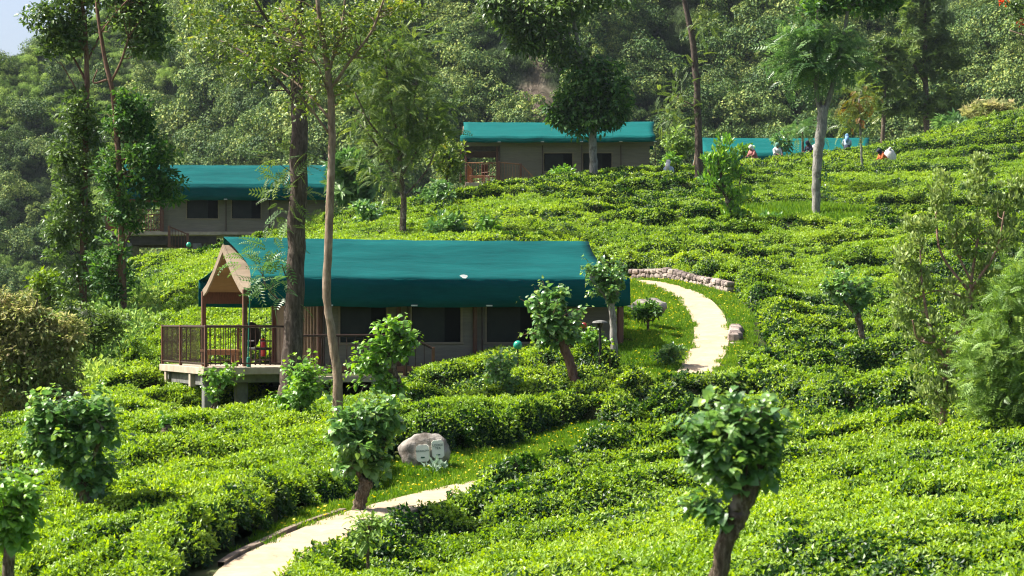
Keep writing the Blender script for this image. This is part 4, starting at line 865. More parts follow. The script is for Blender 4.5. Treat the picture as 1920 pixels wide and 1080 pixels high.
plant("upright_shrub", "tall loose shrub with pink stems and grey-green plumes at the right edge", "shrub", 42.5,
      [(1765, 800, 14), (1772, 740, 12), (1778, 660, 11), (1815, 590, 9), (1822, 520, 7), (1835, 440, 5)],
      [[(1782, 700, 8), (1745, 620, 7), (1728, 540, 5), (1722, 470, 3)], [(1820, 550, 7), (1770, 480, 5), (1762, 420, 4), (1765, 350, 3)], [(1820, 545, 7), (1862, 470, 5), (1870, 400, 3)], [(1818, 560, 6), (1760, 545, 4), (1720, 560, 3)], [(1822, 530, 5), (1790, 460, 4), (1800, 420, 3)], [(1780, 640, 6), (1720, 640, 4), (1700, 600, 3)]],
      [('upright', 'oval', .095, 24, 'up', [(1765, 375, 14, 60, 26), (1838, 345, 15, 55, 28), (1720, 440, 26, 45, 26), (1880, 430, 40, 62, 40), (1800, 445, 30, 44, 26), (1712, 535, 36, 50, 28), (1810, 570, 44, 46, 28), (1740, 640, 46, 50, 30), (1905, 370, 24, 56, 20), (1850, 520, 36, 36, 18), (1685, 590, 24, 30, 10), (1755, 710, 44, 46, 26), (1770, 760, 40, 30, 18), (1695, 470, 14, 36, 8)])], 'bark_pink', seed=37, twig=.006)
plant("feathery_shrub", "bluish-green feathery tree filling the right edge below the pink-stemmed shrub", "tree", 41.5,
      [(1900, 820, 22), (1896, 780, 18), (1890, 700, 14), (1895, 600, 10), (1905, 530, 6)], [[(1895, 720, 9), (1860, 660, 6), (1845, 620, 4)]],
      [('bluish', 'frond', .23, 19, 'puff', [(1885, 785, 55, 26, 20), (1905, 560, 46, 44, 22), (1865, 640, 44, 50, 24), (1905, 680, 60, 70, 34), (1855, 725, 40, 50, 22), (1915, 760, 50, 40, 18), (1925, 520, 30, 34, 10), (1825, 690, 20, 40, 7)])], 'bark_brown', seed=38, twig=.006)
plant("bamboo_thicket", "dry tan-green thicket filling the left edge below the twin trees", "thicket", 54,
      [(20, 900, 12), (30, 780, 10), (45, 690, 8), (60, 620, 6), (70, 560, 4)], [[(-20, 740, 10), (30, 715, 8), (75, 690, 5)], [(30, 800, 8), (80, 740, 6), (110, 690, 4)], [(20, 820, 8), (0, 720, 6), (-10, 620, 4)]],
      [('brush', 'diamond', .12, 40, 'drape', [(40, 630, 62, 60, 110), (-5, 700, 50, 80, 90), (92, 690, 54, 55, 90), (50, 760, 62, 55, 80), (20, 580, 55, 36, 50), (115, 630, 42, 40, 50), (15, 840, 50, 50, 50), (120, 745, 30, 46, 30), (-20, 600, 40, 50, 30)]), ('feather', 'diamond', .13, 20, 'drape', [(60, 690, 90, 100, 60)])], 'bark_brown', seed=39, back=.8)
plant("bamboo_thicket", "greener bushy thicket at the foot of the twin trees", "thicket", 66,
      [(180, 680, 8), (175, 640, 6), (172, 600, 4)], [], [('feather', 'diamond', .13, 32, 'puff', [(175, 625, 46, 40, 36), (215, 610, 34, 28, 22), (140, 590, 36, 26, 20), (150, 660, 34, 30, 18)]), ('white_fl', 'diamond', .08, 16, 'puff', [(178, 590, 22, 6, 5), (150, 583, 20, 6, 4), (166, 615, 10, 6, 3)])], 'bark_brown', seed=40)
plant("yellow_green_bush", "yellow-green leafy bush beyond the dry thicket", "shrub", 92,
      [(95, 590, 7), (92, 555, 6), (88, 535, 4)], [], [('yellow', 'oval', .2, 24, 'puff', [(84, 528, 28, 18, 18), (105, 545, 26, 20, 12)]), ('sparse', 'oval', .2, 24, 'puff', [(120, 565, 34, 26, 20), (70, 560, 34, 24, 16), (50, 575, 30, 24, 10)])], 'bark_brown', seed=41)
plant("dark_bush", "dark broadleaf bush behind the twin trees' stems", "shrub", 88,
      [(180, 640, 8), (182, 580, 7), (184, 540, 5)], [], [('dark', 'oval', .18, 26, 'puff', [(185, 560, 30, 40, 32), (150, 545, 24, 36, 16), (245, 540, 18, 34, 12)])], 'bark_brown', seed=42)
plant("flame_tree", "orange-flowered branch tips of a tree entering the top right corner", "tree", 88,
      [(2010, 480, 22), (2005, 300, 18), (1985, 150, 14), (1960, 60, 9), (1925, 10, 5)], [[(1975, 110, 6), (1940, 70, 4), (1905, 50, 3)]],
      [('ivy', 'oval', .16, 18, 'puff', [(1908, 20, 26, 22, 12), (1945, 30, 40, 40, 22), (1990, 60, 50, 50, 24), (1965, -20, 60, 30, 18)]), ('flame', 'diamond', .12, 12, 'puff', [(1888, 2, 10, 6, 2), (1915, 42, 8, 8, 2)])], 'bark_brown', seed=43)
for i, (px, py, Y, rx, ry, k, mt, lf, lab) in enumerate([
    (838, 300, 109, 32, 46, 40, 'sparse', 'oval', "tall yellow-green bush left of the highest tent's porch"),
    (820, 368, 105, 34, 26, 24, 'pinnate', 'oval', "lower spreading bush below the tall yellow-green one"),
    (838, 425, 90, 26, 20, 18, 'dadap', 'oval', "dark round bush in tea behind the near roof, right of the forked trunk"),
    (915, 432, 90, 24, 20, 18, 'dadap_bright', 'oval', "bright bush in tea above the middle of the near roof"),
    (690, 400, 98, 26, 18, 16, 'dadap', 'oval', "bush left of the forked grey trunk's foot"),
    (655, 340, 112, 34, 50, 34, 'pinnate', 'star', "leafy mass right of the lower left tent's roof"),
    (1268, 268, 128, 32, 30, 34, 'bluish', 'oval', "grey-green bush just past the highest tent's right wall"),
    (1255, 300, 121, 14, 14, 8, 'dadap_bright', 'oval', "bright small bush beside the first pale blue worker"),
    (1395, 285, 131, 18, 11, 8, 'dadap_bright', 'oval', "bright bush before the farthest roof's left half"),
    (1466, 268, 133, 18, 16, 12, 'dadap', 'oval', "upright bush behind the green-capped worker"),
    (1505, 243, 134, 26, 14, 8, 'pinnate', 'frond', "feathery sapling left of the white-barked trunk"),
    (1780, 236, 153, 26, 11, 12, 'pinnate', 'star', "bright pale bush on the ridge line at right"),
    (1862, 215, 178, 60, 30, 44, 'brush', 'star', "dry olive bushes mounding behind the right ridge"),
    (1440, 415, 100, 26, 10, 12, 'dadap', 'oval', "low dark bush by the uncut grass patch")]):
    plant("leafy_bush", lab, "shrub", Y, [(px, py + ry + 10, 5), (px, py + ry * .4, 4), (px + 1, py - ry * .2, 3)], [], [(mt, lf, .22 if lf == 'oval' else .55, 24 if lf == 'oval' else 9, 'puff', [(px, py, rx, ry, k), (px + rx * .4, py + ry * .4, rx * .6, ry * .6, k // 3)])], 'bark_brown', seed=60 + i, sides=6)
#@@TREES_END
# ------------------------------------------------------------------ air
mh = bpy.data.materials.new("haze"); mh.use_nodes = True; nh = mh.node_tree; nh.nodes.remove(nh.nodes["Principled BSDF"])
pv = nh.nodes.new("ShaderNodeVolumePrincipled"); pv.inputs["Color"].default_value = (.72, .82, .95, 1); pv.inputs["Density"].default_value = .00006; pv.inputs["Anisotropy"].default_value = .2
nh.links.new(pv.outputs[0], nh.nodes["Material Output"].inputs["Volume"])
MB().box((0, 210, 35), (540, 470, 270)).build("haze", mh, kind='stuff')
#@@OBJECTS
# ------------------------------------------------------------------ tents on decks
def tent(name, label, T, L=10.1, inset=.22, fly='fly', bot=1.53, brk=2.23, deck=(-1.0, 2.0), short=False, windows=((2.42, 3.68), (4.31, 5.67), (6.33, 7.75)), wsill=.57, wtop=1.62, valance=False, porch=2.0, st_=(4.2, 6.2, 8.2)):
    r = empty(name, T['org'], T['th'], label=label, cat='tent')
    W = 4.6; VM = W / 2
    # fly sheet: ridge, concave slopes, hanging flaps
    nu = 34; prof = []
    for t in np.linspace(0, 1, 9): prof.append((t * (VM + .6), 3.3 + (brk - 3.3) * t - .10 * math.sin(math.pi * t), 1 if t < .99 else 2))
    for t in (.33, .66, 1): prof.append((VM + .6 + (.04 * t if brk - bot > .4 else .05 * t), brk + (bot - brk) * t, 2))
    cols = [(-a, z, t / 11) for t, (a, z, k) in reversed(list(enumerate(prof)))] + [(a, z, t / 11) for t, (a, z, k) in list(enumerate(prof))[1:]]
    V = []; stn = np.array([0, 2.0, *st_, L])
    for i in range(nu):
        t = i / (nu - 1)
        for a, z, q_ in cols:
            ins = inset * math.sin(math.pi * min(1, q_ / (8 / 11))) if q_ < 8 / 11 else 0.0
            u = ins + t * (L - 2 * ins); near = np.min(np.abs(stn - u)) / 1.0
            sag = -.022 * math.sin(min(near, 1) * math.pi / 2) * (q_ > .5) - .03 * math.sin(t * math.pi)
            wr = .012 * math.sin(u * 5.1 + a * 3) * math.sin(a * 4 + u)
            V.append((u, VM + a + (.006 * math.sin(u * 7 + a) if q_ > .9 else 0), z + sag + wr))
    m = len(cols); V = np.array(V).reshape(nu, m, 3); e0 = 3; e1 = m - 4; VV = []; Fs = []; off = 0
    for j0, j1 in ((0, e0), (e0, e1), (e1, m - 1)):
        w_ = j1 - j0 + 1; VV.append(V[:, j0:j1 + 1].reshape(-1, 3)); Fs += [(off + i * w_ + j, off + i * w_ + j + 1, off + (i + 1) * w_ + j + 1, off + (i + 1) * w_ + j) for i in range(nu - 1) for j in range(w_ - 1)]; off += nu * w_
    fl = link("fly_sheet", npmesh("fly_sheet", np.concatenate(VV), np.array(Fs), smooth=True, mats=[M[fly]]), r)
    for p in fl.data.polygons: p.use_smooth = True
    sd = fl.modifiers.new("thick", 'SOLIDIFY'); sd.thickness = .012; sd.offset = 0
    # inner canvas roof with a pale hem at the porch gable
    V = []; npf = 9; pr = [(-VM, 1.93), (-VM * .8, 2.06), (-VM * .5, 2.38), (-VM * .22, 2.76), (0, 3.06), (VM * .22, 2.76), (VM * .5, 2.38), (VM * .8, 2.06), (VM, 1.93)]
    def shell(u0, u1, th, mb):
        V = [(u, VM + a, z + o) for u in (u0, u1) for o in (0, th) for a, z in pr]; k = len(pr); Fs = []
        ix = lambda s, o, j: (s * 2 + o) * k + j
        for j in range(k - 1):
            Fs += [(ix(0, 0, j), ix(0, 0, j + 1), ix(1, 0, j + 1), ix(1, 0, j)), (ix(0, 1, j), ix(1, 1, j), ix(1, 1, j + 1), ix(0, 1, j + 1)), (ix(0, 0, j), ix(0, 1, j), ix(0, 1, j + 1), ix(0, 0, j + 1)), (ix(1, 0, j), ix(1, 0, j + 1), ix(1, 1, j + 1), ix(1, 1, j))]
        for j in (0, k - 1): Fs.append((ix(0, 0, j), ix(1, 0, j), ix(1, 1, j), ix(0, 1, j)))
        mb.add(V, Fs)
    mb = MB(); shell(.03, L - .25, .03, mb); mb.build("canvas_roof", M['beige'], r)
    mb = MB(); pr_ = pr; pr = [(a * .985, z - .035) for a, z in pr]; shell(.06, L - .4, .02, mb); mb.build("shaded_ceiling", M['roof_shade'], r); pr = pr_  # added inner sheet, coloured dark for the shade beneath the canvas roof
    mb = MB()
    for (a0, z0), (a1, z1) in zip(pr[:-1], pr[1:]):
        lo = .15
        Vv = [(u, VM + a, z + d) for u in (-.03, .02) for (a, z) in ((a0, z0), (a1, z1)) for d in (-lo, .045)]
        mb.add(Vv, [(0, 1, 3, 2), (4, 6, 7, 5), (0, 2, 6, 4), (1, 5, 7, 3), (0, 4, 5, 1), (2, 3, 7, 6)])
    mb.build("gable_hem", M['beige'], r)
    # walls
    th = .04
    mb = MB(); xs = [porch]
    for a, b in windows: xs += [a, b]
    xs.append(L - .3)
    for i in range(0, len(xs), 2):
        mb.box(((xs[i] + xs[i + 1]) / 2, 0, .975), (xs[i + 1] - xs[i], th, 1.95))
    for a, b in windows:
        mb.box(((a + b) / 2, 0, wsill / 2), (b - a, th, wsill)); mb.box(((a + b) / 2, 0, (wtop + 1.95) / 2), (b - a, th, 1.95 - wtop))
    mb.build("front_wall", M['khaki'], r)
    MB().box(((porch + L - .3) / 2, W, .975), (L - .3 - porch, th, 1.95)).build("back_wall", M['khaki'], r)
    for u, nm in ((porch, "porch_wall"), (L - .3, "end_wall")):
        poly = [(0, 0.0)] + [(VM + a, z - .02) for a, z in pr] + [(W, 0.0)]
        mb = MB(); k = len(poly); mb.add([(u + o, a, z) for o in (-th / 2, th / 2) for a, z in poly], [list(range(k)), [k + j for j in range(k)][::-1]] + [(j, (j + 1) % k, k + (j + 1) % k, k + j) for j in range(k)])
        mb.build(nm, M['beige'] if nm == "porch_wall" else M['khaki'], r)
    for a, b in windows:
        fr = MB(); e = .06
        for (c, d) in ((((a + b) / 2, -.03, wsill), (b - a + 2 * e, .03, e)), (((a + b) / 2, -.03, wtop), (b - a + 2 * e, .03, e)), ((a, -.03, (wsill + wtop) / 2), (e, .03, wtop - wsill - e)), ((b, -.03, (wsill + wtop) / 2), (e, .03, wtop - wsill - e))): fr.box(c, d, bev=.008)
        wf = fr.build("window", M['beige'], r)
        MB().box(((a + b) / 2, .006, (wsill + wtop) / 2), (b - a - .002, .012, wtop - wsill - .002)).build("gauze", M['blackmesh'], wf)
        MB().box((a + (b - a) * .36, -.006, (wsill + wtop) / 2 - .02), ((b - a) * .62, .008, wtop - wsill - .12)).build("reflection_pane", M['reflection_pane'], wf)  # panel painted as a reflection over part of the gauze
    # wooden frame
    for v in (0, W):
        for u in (0, porch - .08): MB().box((u, v, .97), (.11, .11, 1.92), bev=.01).build("post", M['wood'], r)
        MB().box((porch / 2, v + (.03 if v == 0 else -.03), 1.77), (porch, .07, .34)).build("eave_beam", M['darkbeam' if valance else 'wood'], r)
    for v, sg in ((-.52, 1), (W + .52, -1)):
        for u in stn[1:]:
            if v < 0: MB().tube([(u, -.12, .02), (u, -.12, 1.9)], .025, 8).build("pole", M['rail'], r)
            tb = MB().tube([(u, VM - sg * (VM + .64), bot), (u + .05, VM - sg * (VM + .1), bot + .05)], .012, 5); tb.box((u, VM - sg * (VM + .66), bot), (.16, .03, .035)); tb.build("tie_rope", M['rope'], r)
    if valance: MB().box((L / 2, -.09, 1.98), (L - .1, .03, .22)).build("valance", M['khaki'], r)
    # floor and deck
    MB().box(((porch + L) / 2, W / 2, -.07), (L - porch, W + .2, .14), bev=.01).build("floor", M['slab' if not T is T1 else 'lightwood'], r)
    d0, d1 = deck
    MB().box(((d0 + d1) / 2, W / 2, -.092), (d1 - d0, W + .7, .18), bev=.012).build("deck_slab", M['slab'], r)
    return r
def railing(r, pts, h=1.0, z0=0.0, mat='rail', post=.07, sp=.125, br=.011, posts=None, drop=0):
    """one railing: rail, posts and balusters along pts (local u,v[,dz])"""
    mb = MB(); rb = MB()
    pts = [np.array([*p, 0.0])[:3] if len(p) == 2 else np.array(p, float) for p in pts]
    for a, b in zip(pts[:-1], pts[1:]):
        L = np.linalg.norm((b - a)[:2]); n = max(2, int(L / sp)); d = (b - a) / L
        ang = math.atan2(d[1], d[0]); cs, sn = math.cos(ang), math.sin(ang)
        for zz, tk in ((h, .05), (.09, .03)):
            mb.tube([a + [0, 0, z0 + zz], b + [0, 0, z0 + zz]], tk / 2 + .004, 6)
        for e_ in (a, b): mb.tube([e_ + [0, 0, z0 + .03], e_ + [0, 0, z0 + h]], .02, 6)
        for i in range(1, n): p = a + (b - a) * i / n; rb.tube([p + [0, 0, z0 + .05], p + [0, 0, z0 + h]], br, 4, cap=False)
    rl = mb.build("railing", M[mat], r); rb.build("balusters", M[mat], rl)
    for p in (posts if posts is not None else pts):
        p = np.array([*p, 0.0])[:3] if len(p) == 2 else np.array(p, float)
        MB().box(p + [0, 0, z0 + h / 2 + .02], (post, post, h + .04), bev=.006).build("rail_post", M['wood'], rl)
    return rl
t1 = tent("glamping_tent", "nearest green-roofed tent with a gabled porch and railed deck on concrete pillars", T1, deck=(-1.12, 2.0))
railing(t1, [(2.0, 4.85), (-1.05, 4.85), (-1.05, -.28), (.95, -.28)], posts=[(-1.05, 4.85), (-1.05, 2.6), (-1.05, -.28), (.95, -.28), (1.0, 4.85)])
for u in (3.98, 6.02, 8.0): MB().box((u, -.075, .95), (.1, .08, 1.9), bev=.008).build("post", M['wood'], t1)
for k_ in range(7): MB().tube([(1.955, .35 + k_ * .28, .05), (1.95, .33 + k_ * .28, 1.0), (1.955, .36 + k_ * .27, 1.9)], [.045, .035, .025], 6).build("door_curtain", M['beige'], t1)
# landing and steps on the side
MB().box((2.4, -.85, -.30), (2.9, .95, .14), bev=.01).build("landing", M['slab'], t1)
railing(t1, [(.98, -1.28, -.22), (3.75, -1.28, -.22)], h=1.0, sp=.2)
railing(t1, [(3.8, -1.28, -.24), (4.5, -1.28, -.55)], h=1.0, posts=[(4.5, -1.28, -.55)], sp=.2)
for (u, v, hh, wd) in ((-.85, .25, 1.6, .3), (.05, .6, 1.6, .3), (-.6, 4.2, 1.6, .3), (1.9, .2, 1.5, .3), (1.9, 4.3, 1.5, .3)):
    MB().box((u, v, -.19 - .2 - hh / 2), (wd, wd, hh), bev=.02).build("pillar", M['greyc'], t1)
for v in (.6, 4.2): MB().box((.4, v if v > 1 else .2, -.29), (2.9, .2, .2)).build("deck_beam", M['greyc'], t1)
MB().box((-.93, 2.2, -.33), (.1, 3.7, .25)).build("deck_beam", M['greyc'], t1)
for v in (4.3, 1.35): MB().box((-1.02, v, -.35), (.16, .2, .33), bev=.01).build("beam_end", M['slab'], t1)
MB().box((9.85, -.55, .35), (.13, .13, 2.3), bev=.01).build("post", M['wood'], t1)
MB().tube([(.06, -.1, .1), (.07, -.12, 1.0), (.06, -.3, 1.75)], .018, 6).build("tie_rope", M['strap'], t1)
MB().box((.06, -.17, .12), (.1, .08, .26), bev=.02).build("ratchet_strap", M['strap'], t1)
sp_ = MB(); sp_.add([(5.55 + .1 * math.cos(a) * (1 + .3 * math.sin(3 * a)), -.58 + .05 * math.sin(a), 2.27 + .05 * math.sin(a)) for a in np.linspace(0, 6.28, 10)[:-1]], [list(range(9))]); sp_.build("canvas_patch", M['rope'], t1)
t2 = tent("glamping_tent", "green-roofed tent on a raised dark beam at left, half hidden by the twin trees", T2, L=9.85, inset=.12, st_=(4.95, 7.0, 8.6), bot=1.5, deck=(-.65, 2.0), windows=((3.1, 4.6), (5.2, 6.6)), wsill=.6, wtop=1.65)
railing(t2, [(2.0, -.28), (-.6, -.28), (-.6, 4.85), (2.0, 4.85)], mat='wood', post=.12)
MB().box((1.9, .0, -.42), (5.2, .25, .42)).build("deck_beam", M['darkbeam'], t2)
MB().box((1.9, 4.4, -.42), (5.2, .25, .42)).build("deck_beam", M['darkbeam'], t2)
for u, v in ((.35, 0), (.35, 4.4), (3.6, 0)): MB().box((u, v, -1.5), (.42, .42, 1.9), bev=.02).build("pillar", M['greyc'], t2)
MB().box((2.1, -.34, -.09), (5.2, .06, .14)).build("slab_edge", M['slab'], t2)
rl = railing(t2, [(2.35, -.9, -.75), (3.2, -.9, -1.1)], mat='wood', post=.12, h=.95)
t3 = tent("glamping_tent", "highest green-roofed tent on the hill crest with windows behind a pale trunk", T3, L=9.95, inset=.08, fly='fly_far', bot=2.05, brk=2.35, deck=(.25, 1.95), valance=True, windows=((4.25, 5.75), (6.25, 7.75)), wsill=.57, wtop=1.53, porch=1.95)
railing(t3, [(1.9, -.28), (.3, -.28), (.3, 4.85)], mat='lightwood', post=.09)
railing(t3, [(2.0, -.7, 0), (3.1, -.7, -.1), (3.9, -.7, -.9)], mat='lightwood', post=.12)
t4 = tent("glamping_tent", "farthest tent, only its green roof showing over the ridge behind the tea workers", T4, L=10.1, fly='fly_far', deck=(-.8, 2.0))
def on(T, u, v, z=0):
    c, s = math.cos(T['th']), math.sin(T['th']); return (T['org'][0] + c * u - s * v, T['org'][1] + s * u + c * v, T['org'][2] + z)
# deck furniture
def table(label, T, u, v, w_, d_, h_, mat, name='low_table', cat='table'):
    r = empty(name, on(T, u, v), T['th'], label=label, cat=cat)
    MB().box((0, 0, h_ - .03), (w_, d_, .06), bev=.01).build("tabletop", M[mat], r)
    for sx in (-1, 1):
        for sy in (-1, 1): MB().box((sx * (w_ / 2 - .07), sy * (d_ / 2 - .07), (h_ - .06) / 2), (.09, .09, h_ - .06), bev=.01).build("leg", M[mat], r)
    MB().box((0, -d_ / 2 + .05, h_ - .1), (w_ - .2, .03, .08)).build("apron", M[mat], r)
    return r
table("small orange-brown wooden table behind the near deck's balusters", T1, -.35, 1.2, .9, .5, .42, 'lightwood')
def chair(label, T, u, v, rz, mat, legm=None, round_back=False):
    r = empty("deck_chair", on(T, u, v), T['th'] + rz, label=label, cat='chair'); legm = legm or mat
    MB().box((0, 0, .42), (.55, .52, .07), bev=.02).build("seat", M[mat], r)
    b = MB()
    if round_back:
        b.ball((0, .27, .78), (.29, .05, .34), 14, 8)
    else: b.box((0, .27, .75), (.55, .07, .62), bev=.03)
    b.build("backrest", M[mat], r, smooth=round_back)
    for sx in (-1, 1):
        for sy in (-1, 1): MB().tube([(sx * .24, sy * .22, 0), (sx * .23, sy * .21, .4)], .022, 6).build("leg", M[legm], r)
        MB().box((sx * .27, 0, .62), (.05, .48, .04), bev=.01).build("armrest", M[mat], r)
    return r
chair("black round-backed chair on the near deck beside the fire extinguisher", T1, .95, 2.5, .4, 'blackpl', round_back=True)
chair("dark brown chair on the highest tent's porch", T3, 1.35, 1.6, .9, 'wood')
table("low wooden table on the highest tent's porch", T3, .8, 1.3, .8, .5, .45, 'lightwood')
fe = empty("fire_extinguisher", on(T1, 1.45, 3.9, .2), T1['th'], label="red fire extinguisher hung by the near tent's back porch post", cat="fire extinguisher")
MB().tube([(0, 0, 0), (0, 0, .02), (0, 0, .42), (0, 0, .48)], [.06, .085, .085, .04], 14).build("cylinder_body", M['red'], fe, smooth=True)
MB().tube([(0, 0, .48), (0, 0, .54)], .025, 8).box((.03, 0, .56), (.14, .03, .02)).build("valve", M['blackpl'], fe)
MB().tube([(.02, 0, .52), (.1, -.02, .45), (.1, -.02, .2)], .012, 6).build("hose", M['blackpl'], fe)
# garden lamp, glass balls
def lamp(label, px, py, Y):
    b = P(px, py, Y); b[2] = g1(b[0], b[1]); r = empty("garden_lamp", b, label=label, cat="garden lamp"); h = (600 - 604) / F * Y - b[2]
    MB().tube([(0, 0, -.1), (0, 0, h - .1)], .035, 10).build("pole", M['blackpl'], r)
    MB().tube([(0, 0, h - .13), (0, 0, h - .02)], [.05, .09], 12).build("lamp_body", M['blackpl'], r)
    MB().tube([(0, 0, h - .02), (0, 0, h + .02), (0, 0, h + .05)], [.19, .17, .03], 14).build("lamp_cap", M['greyc'], r)
lamp("black garden lamp with a flat round cap at the near tent's far end", 1125, 685, 58.5)
def glob(name, label, px, py, Y, rad, mat, cat):
    c = P(px, py, Y); g = g1(c[0], c[1]); r = empty(name, (c[0], c[1], g), label=label, cat=cat)
    MB().ball((0, 0, c[2] - g), rad, 16, 10).build("glass_ball", M[mat], r, smooth=True); MB().tube([(0, 0, -.1), (0, 0, c[2] - g - rad * .9)], .02, 6).build("stake", M['blackpl'], r)
glob("garden_ball", "shiny green glass ball on a stake among hedges before the near tent", 971, 647, 58, .11, 'globe', "garden ball")
glob("garden_ball", "red garden ball on a stake beside the black lamp", 1095, 610, 60, .075, 'red', "garden ball")
glob("garden_ball", "small green glass ball below the left tent's dark beam", 354, 459, 110, .12, 'globe', "garden ball")
# ------------------------------------------------------------------ boulder with two painted plates
def rock(name, label, c, rad, mat='stone', seed=1, flat=None, cat='boulder', parent=None):
    me = bpy.data.meshes.new(name); import bmesh
    bm = bmesh.new(); bmesh.ops.create_icosphere(bm, subdivisions=4, radius=1)
    from mathutils import noise as mn
    for v in bm.verts:
        p = v.co.copy(); d = 1 + .30 * mn.noise(p * .9 + Vector((seed * 3.1, 0, 0))) + .14 * mn.noise(p * 2.4 + Vector((0, seed, 0))) + .05 * mn.noise(p * 6) + .02 * mn.noise(p * 15)
        v.co = p * d
        if flat and v.co.y < -.55: v.co.y = -.55 + (v.co.y + .55) * .12
        v.co = Vector((v.co.x * rad[0], v.co.y * rad[1], v.co.z * rad[2]))
    bm.to_mesh(me); bm.free(); me.materials.append(M[mat])
    for p in me.polygons: p.use_smooth = True
    return link(name, me, parent, c, **({} if parent else dict(label=label, cat=cat)))
bc = P(797, 848, 46.3)
br = empty("marker_boulder", bc, math.radians(-6), label="brown boulder bearing two pale sign plates beside the lower path", cat="boulder")
rk_ = rock("boulder_body", "", (.02, 0, -.05), (.46, .36, .40), seed=4, flat=True, parent=br)
def text_mesh(body, size):
    cu = bpy.data.curves.new("t", 'FONT'); cu.body = body; cu.size = size; cu.align_x = 'CENTER'; cu.align_y = 'CENTER'; cu.extrude = .002; cu.space_line = .95
    ob = bpy.data.objects.new("t", cu); C.objects.link(ob); bpy.context.view_layer.update()
    me = bpy.data.meshes.new_from_object(ob.evaluated_get(bpy.context.evaluated_depsgraph_get())); bpy.data.objects.remove(ob); return me
for (x, z, yy, w_, h_, txt, sz, ar) in ((-.01, -.005, -.262, .25, .32, "BUNGALOW", .044, -.08), (.28, .075, -.235, .23, .34, "LODGE\nTEA", .062, -.11)):
    pl = MB(); k = .04
    o_ = [(-w_ / 2 + k, -h_ / 2), (w_ / 2 - k, -h_ / 2), (w_ / 2, -h_ / 2 + k), (w_ / 2, h_ / 2 - k), (w_ / 2 - k, h_ / 2), (-w_ / 2 + k, h_ / 2), (-w_ / 2, h_ / 2 - k), (-w_ / 2, -h_ / 2 + k)]
    pl.add([(a, 0, b) for a, b in o_] + [(a, .09, b) for a, b in o_], [list(range(8)), list(range(8, 16))[::-1]] + [(j, 8 + j, 8 + (j + 1) % 8, (j + 1) % 8) for j in range(8)])
    po = pl.build("sign_plate", M['plate'], br); po.location = (x, yy, z); po.rotation_euler = (0, math.radians(-4), math.radians(-3 if x < .1 else 10))
    tm = text_mesh(txt, sz); tm.materials.clear(); tm.materials.append(M['letter'])
    to = link("lettering", tm, po, (0, -.004, .045)); to.rotation_euler = (math.pi / 2, 0, 0)
    am = MB(); s_ = -1
    am.box((.02 * 0 + .012, -.004, ar), (.05, .006, .022)); am.add([(-.013, -.007, ar - .024), (-.013, -.007, ar + .024), (-.045, -.007, ar), (-.013, -.001, ar - .024), (-.013, -.001, ar + .024), (-.045, -.001, ar)], [(0, 1, 2), (3, 5, 4), (0, 3, 4, 1), (1, 4, 5, 2), (2, 5, 3, 0)])
    am.build("arrow_mark", M['letter'], po)
b2 = P(1216, 572, 67.2); rock("boulder", "flat-topped pale boulder behind the clipped round bush on the upper lawn", (b2[0], b2[1], b2[2] - .05), (.5, .4, .27), seed=7)
b3 = P(1168, 808, 50); b3[2] = g1(b3[0], b3[1]); rock("small_rock", "small reddish rock at the grass verge's far end", b3 + [0, 0, .1], (.2, .2, .22), seed=9, cat='rock')
# plant at the foot of the signs
plant("spiky_plant", "pale spiky plant at the foot of the boulder's signs", "plant", 45.6, [(815, 892, 3), (815, 884, 3)], [], [('palegreen', 'diamond', .13, 14, 'up', [(815, 880, 12, 3, 3)])], 'bark_brown', seed=80, sides=5)
# ------------------------------------------------------------------ dry-stone retaining walls: stones share one wall
def stonewall(label, pts, h, th=.35, seed=3):
    rs_ = np.random.RandomState(seed); Vs = []; Fs = []; tn = []; off = 0; o0 = None
    for a, b in zip(pts[:-1], pts[1:]):
        a = np.array(a); b = np.array(b); L = np.linalg.norm((b - a)[:2]); d = (b - a) / L; nn = np.array([d[1], -d[0], 0])
        z = 0; 
        while z < h:
            hh = .12 + .1 * rs_.rand(); x = -rs_.rand() * .2
            while x < L:
                w_ = .16 + .22 * rs_.rand(); m = MB(); m.ball((0, 0, 0), 1, 8, 6, .35); v = np.concatenate(m.v)
                v = np.sign(v) * np.abs(v) ** .6; v = v * [w_ * .56, th * .5, hh * .58]
                ang = math.atan2(d[1], d[0]) + .2 * (rs_.rand() - .5); cs, sn = math.cos(ang), math.sin(ang); v = np.c_[v[:, 0] * cs - v[:, 1] * sn, v[:, 0] * sn + v[:, 1] * cs, v[:, 2]]
                p = a + d * (x + w_ / 2) + [0, 0, z + hh / 2 - .1] + nn * (.08 * rs_.rand())
                tri = []
                for f in m.f:
                    for i in range(1, len(f) - 1): tri.append((f[0], f[i], f[i + 1]))
                Vs.append(v + p); Fs.append(np.array(tri) + off); tn.append(np.full(len(v), rs_.rand())); off += len(v); x += w_
            z += hh
    V = np.concatenate(Vs); o0 = V.mean(0); o0[2] = V[:, 2].min()
    return link("stone_wall", npmesh("stone_wall", V - o0, np.concatenate(Fs), tint=np.concatenate(tn), smooth=False, mats=[M['wallstone']]), None, o0, label=label, cat="stone wall")
def W3(px, Y, dz=0): x = (px - 960) / F * Y; return (x, Y, g1(x, Y) + dz)
stonewall("low dry-stone wall curving behind the upper end of the lawn", [W3(1190, 84.6), W3(1250, 83.2), W3(1310, 81.2), W3(1372, 78.2)], .44)
stonewall("short stretch of stone edging right of the lawn where the path drops", [W3(1384, 66.5), W3(1381, 64.5)], .26, seed=5)
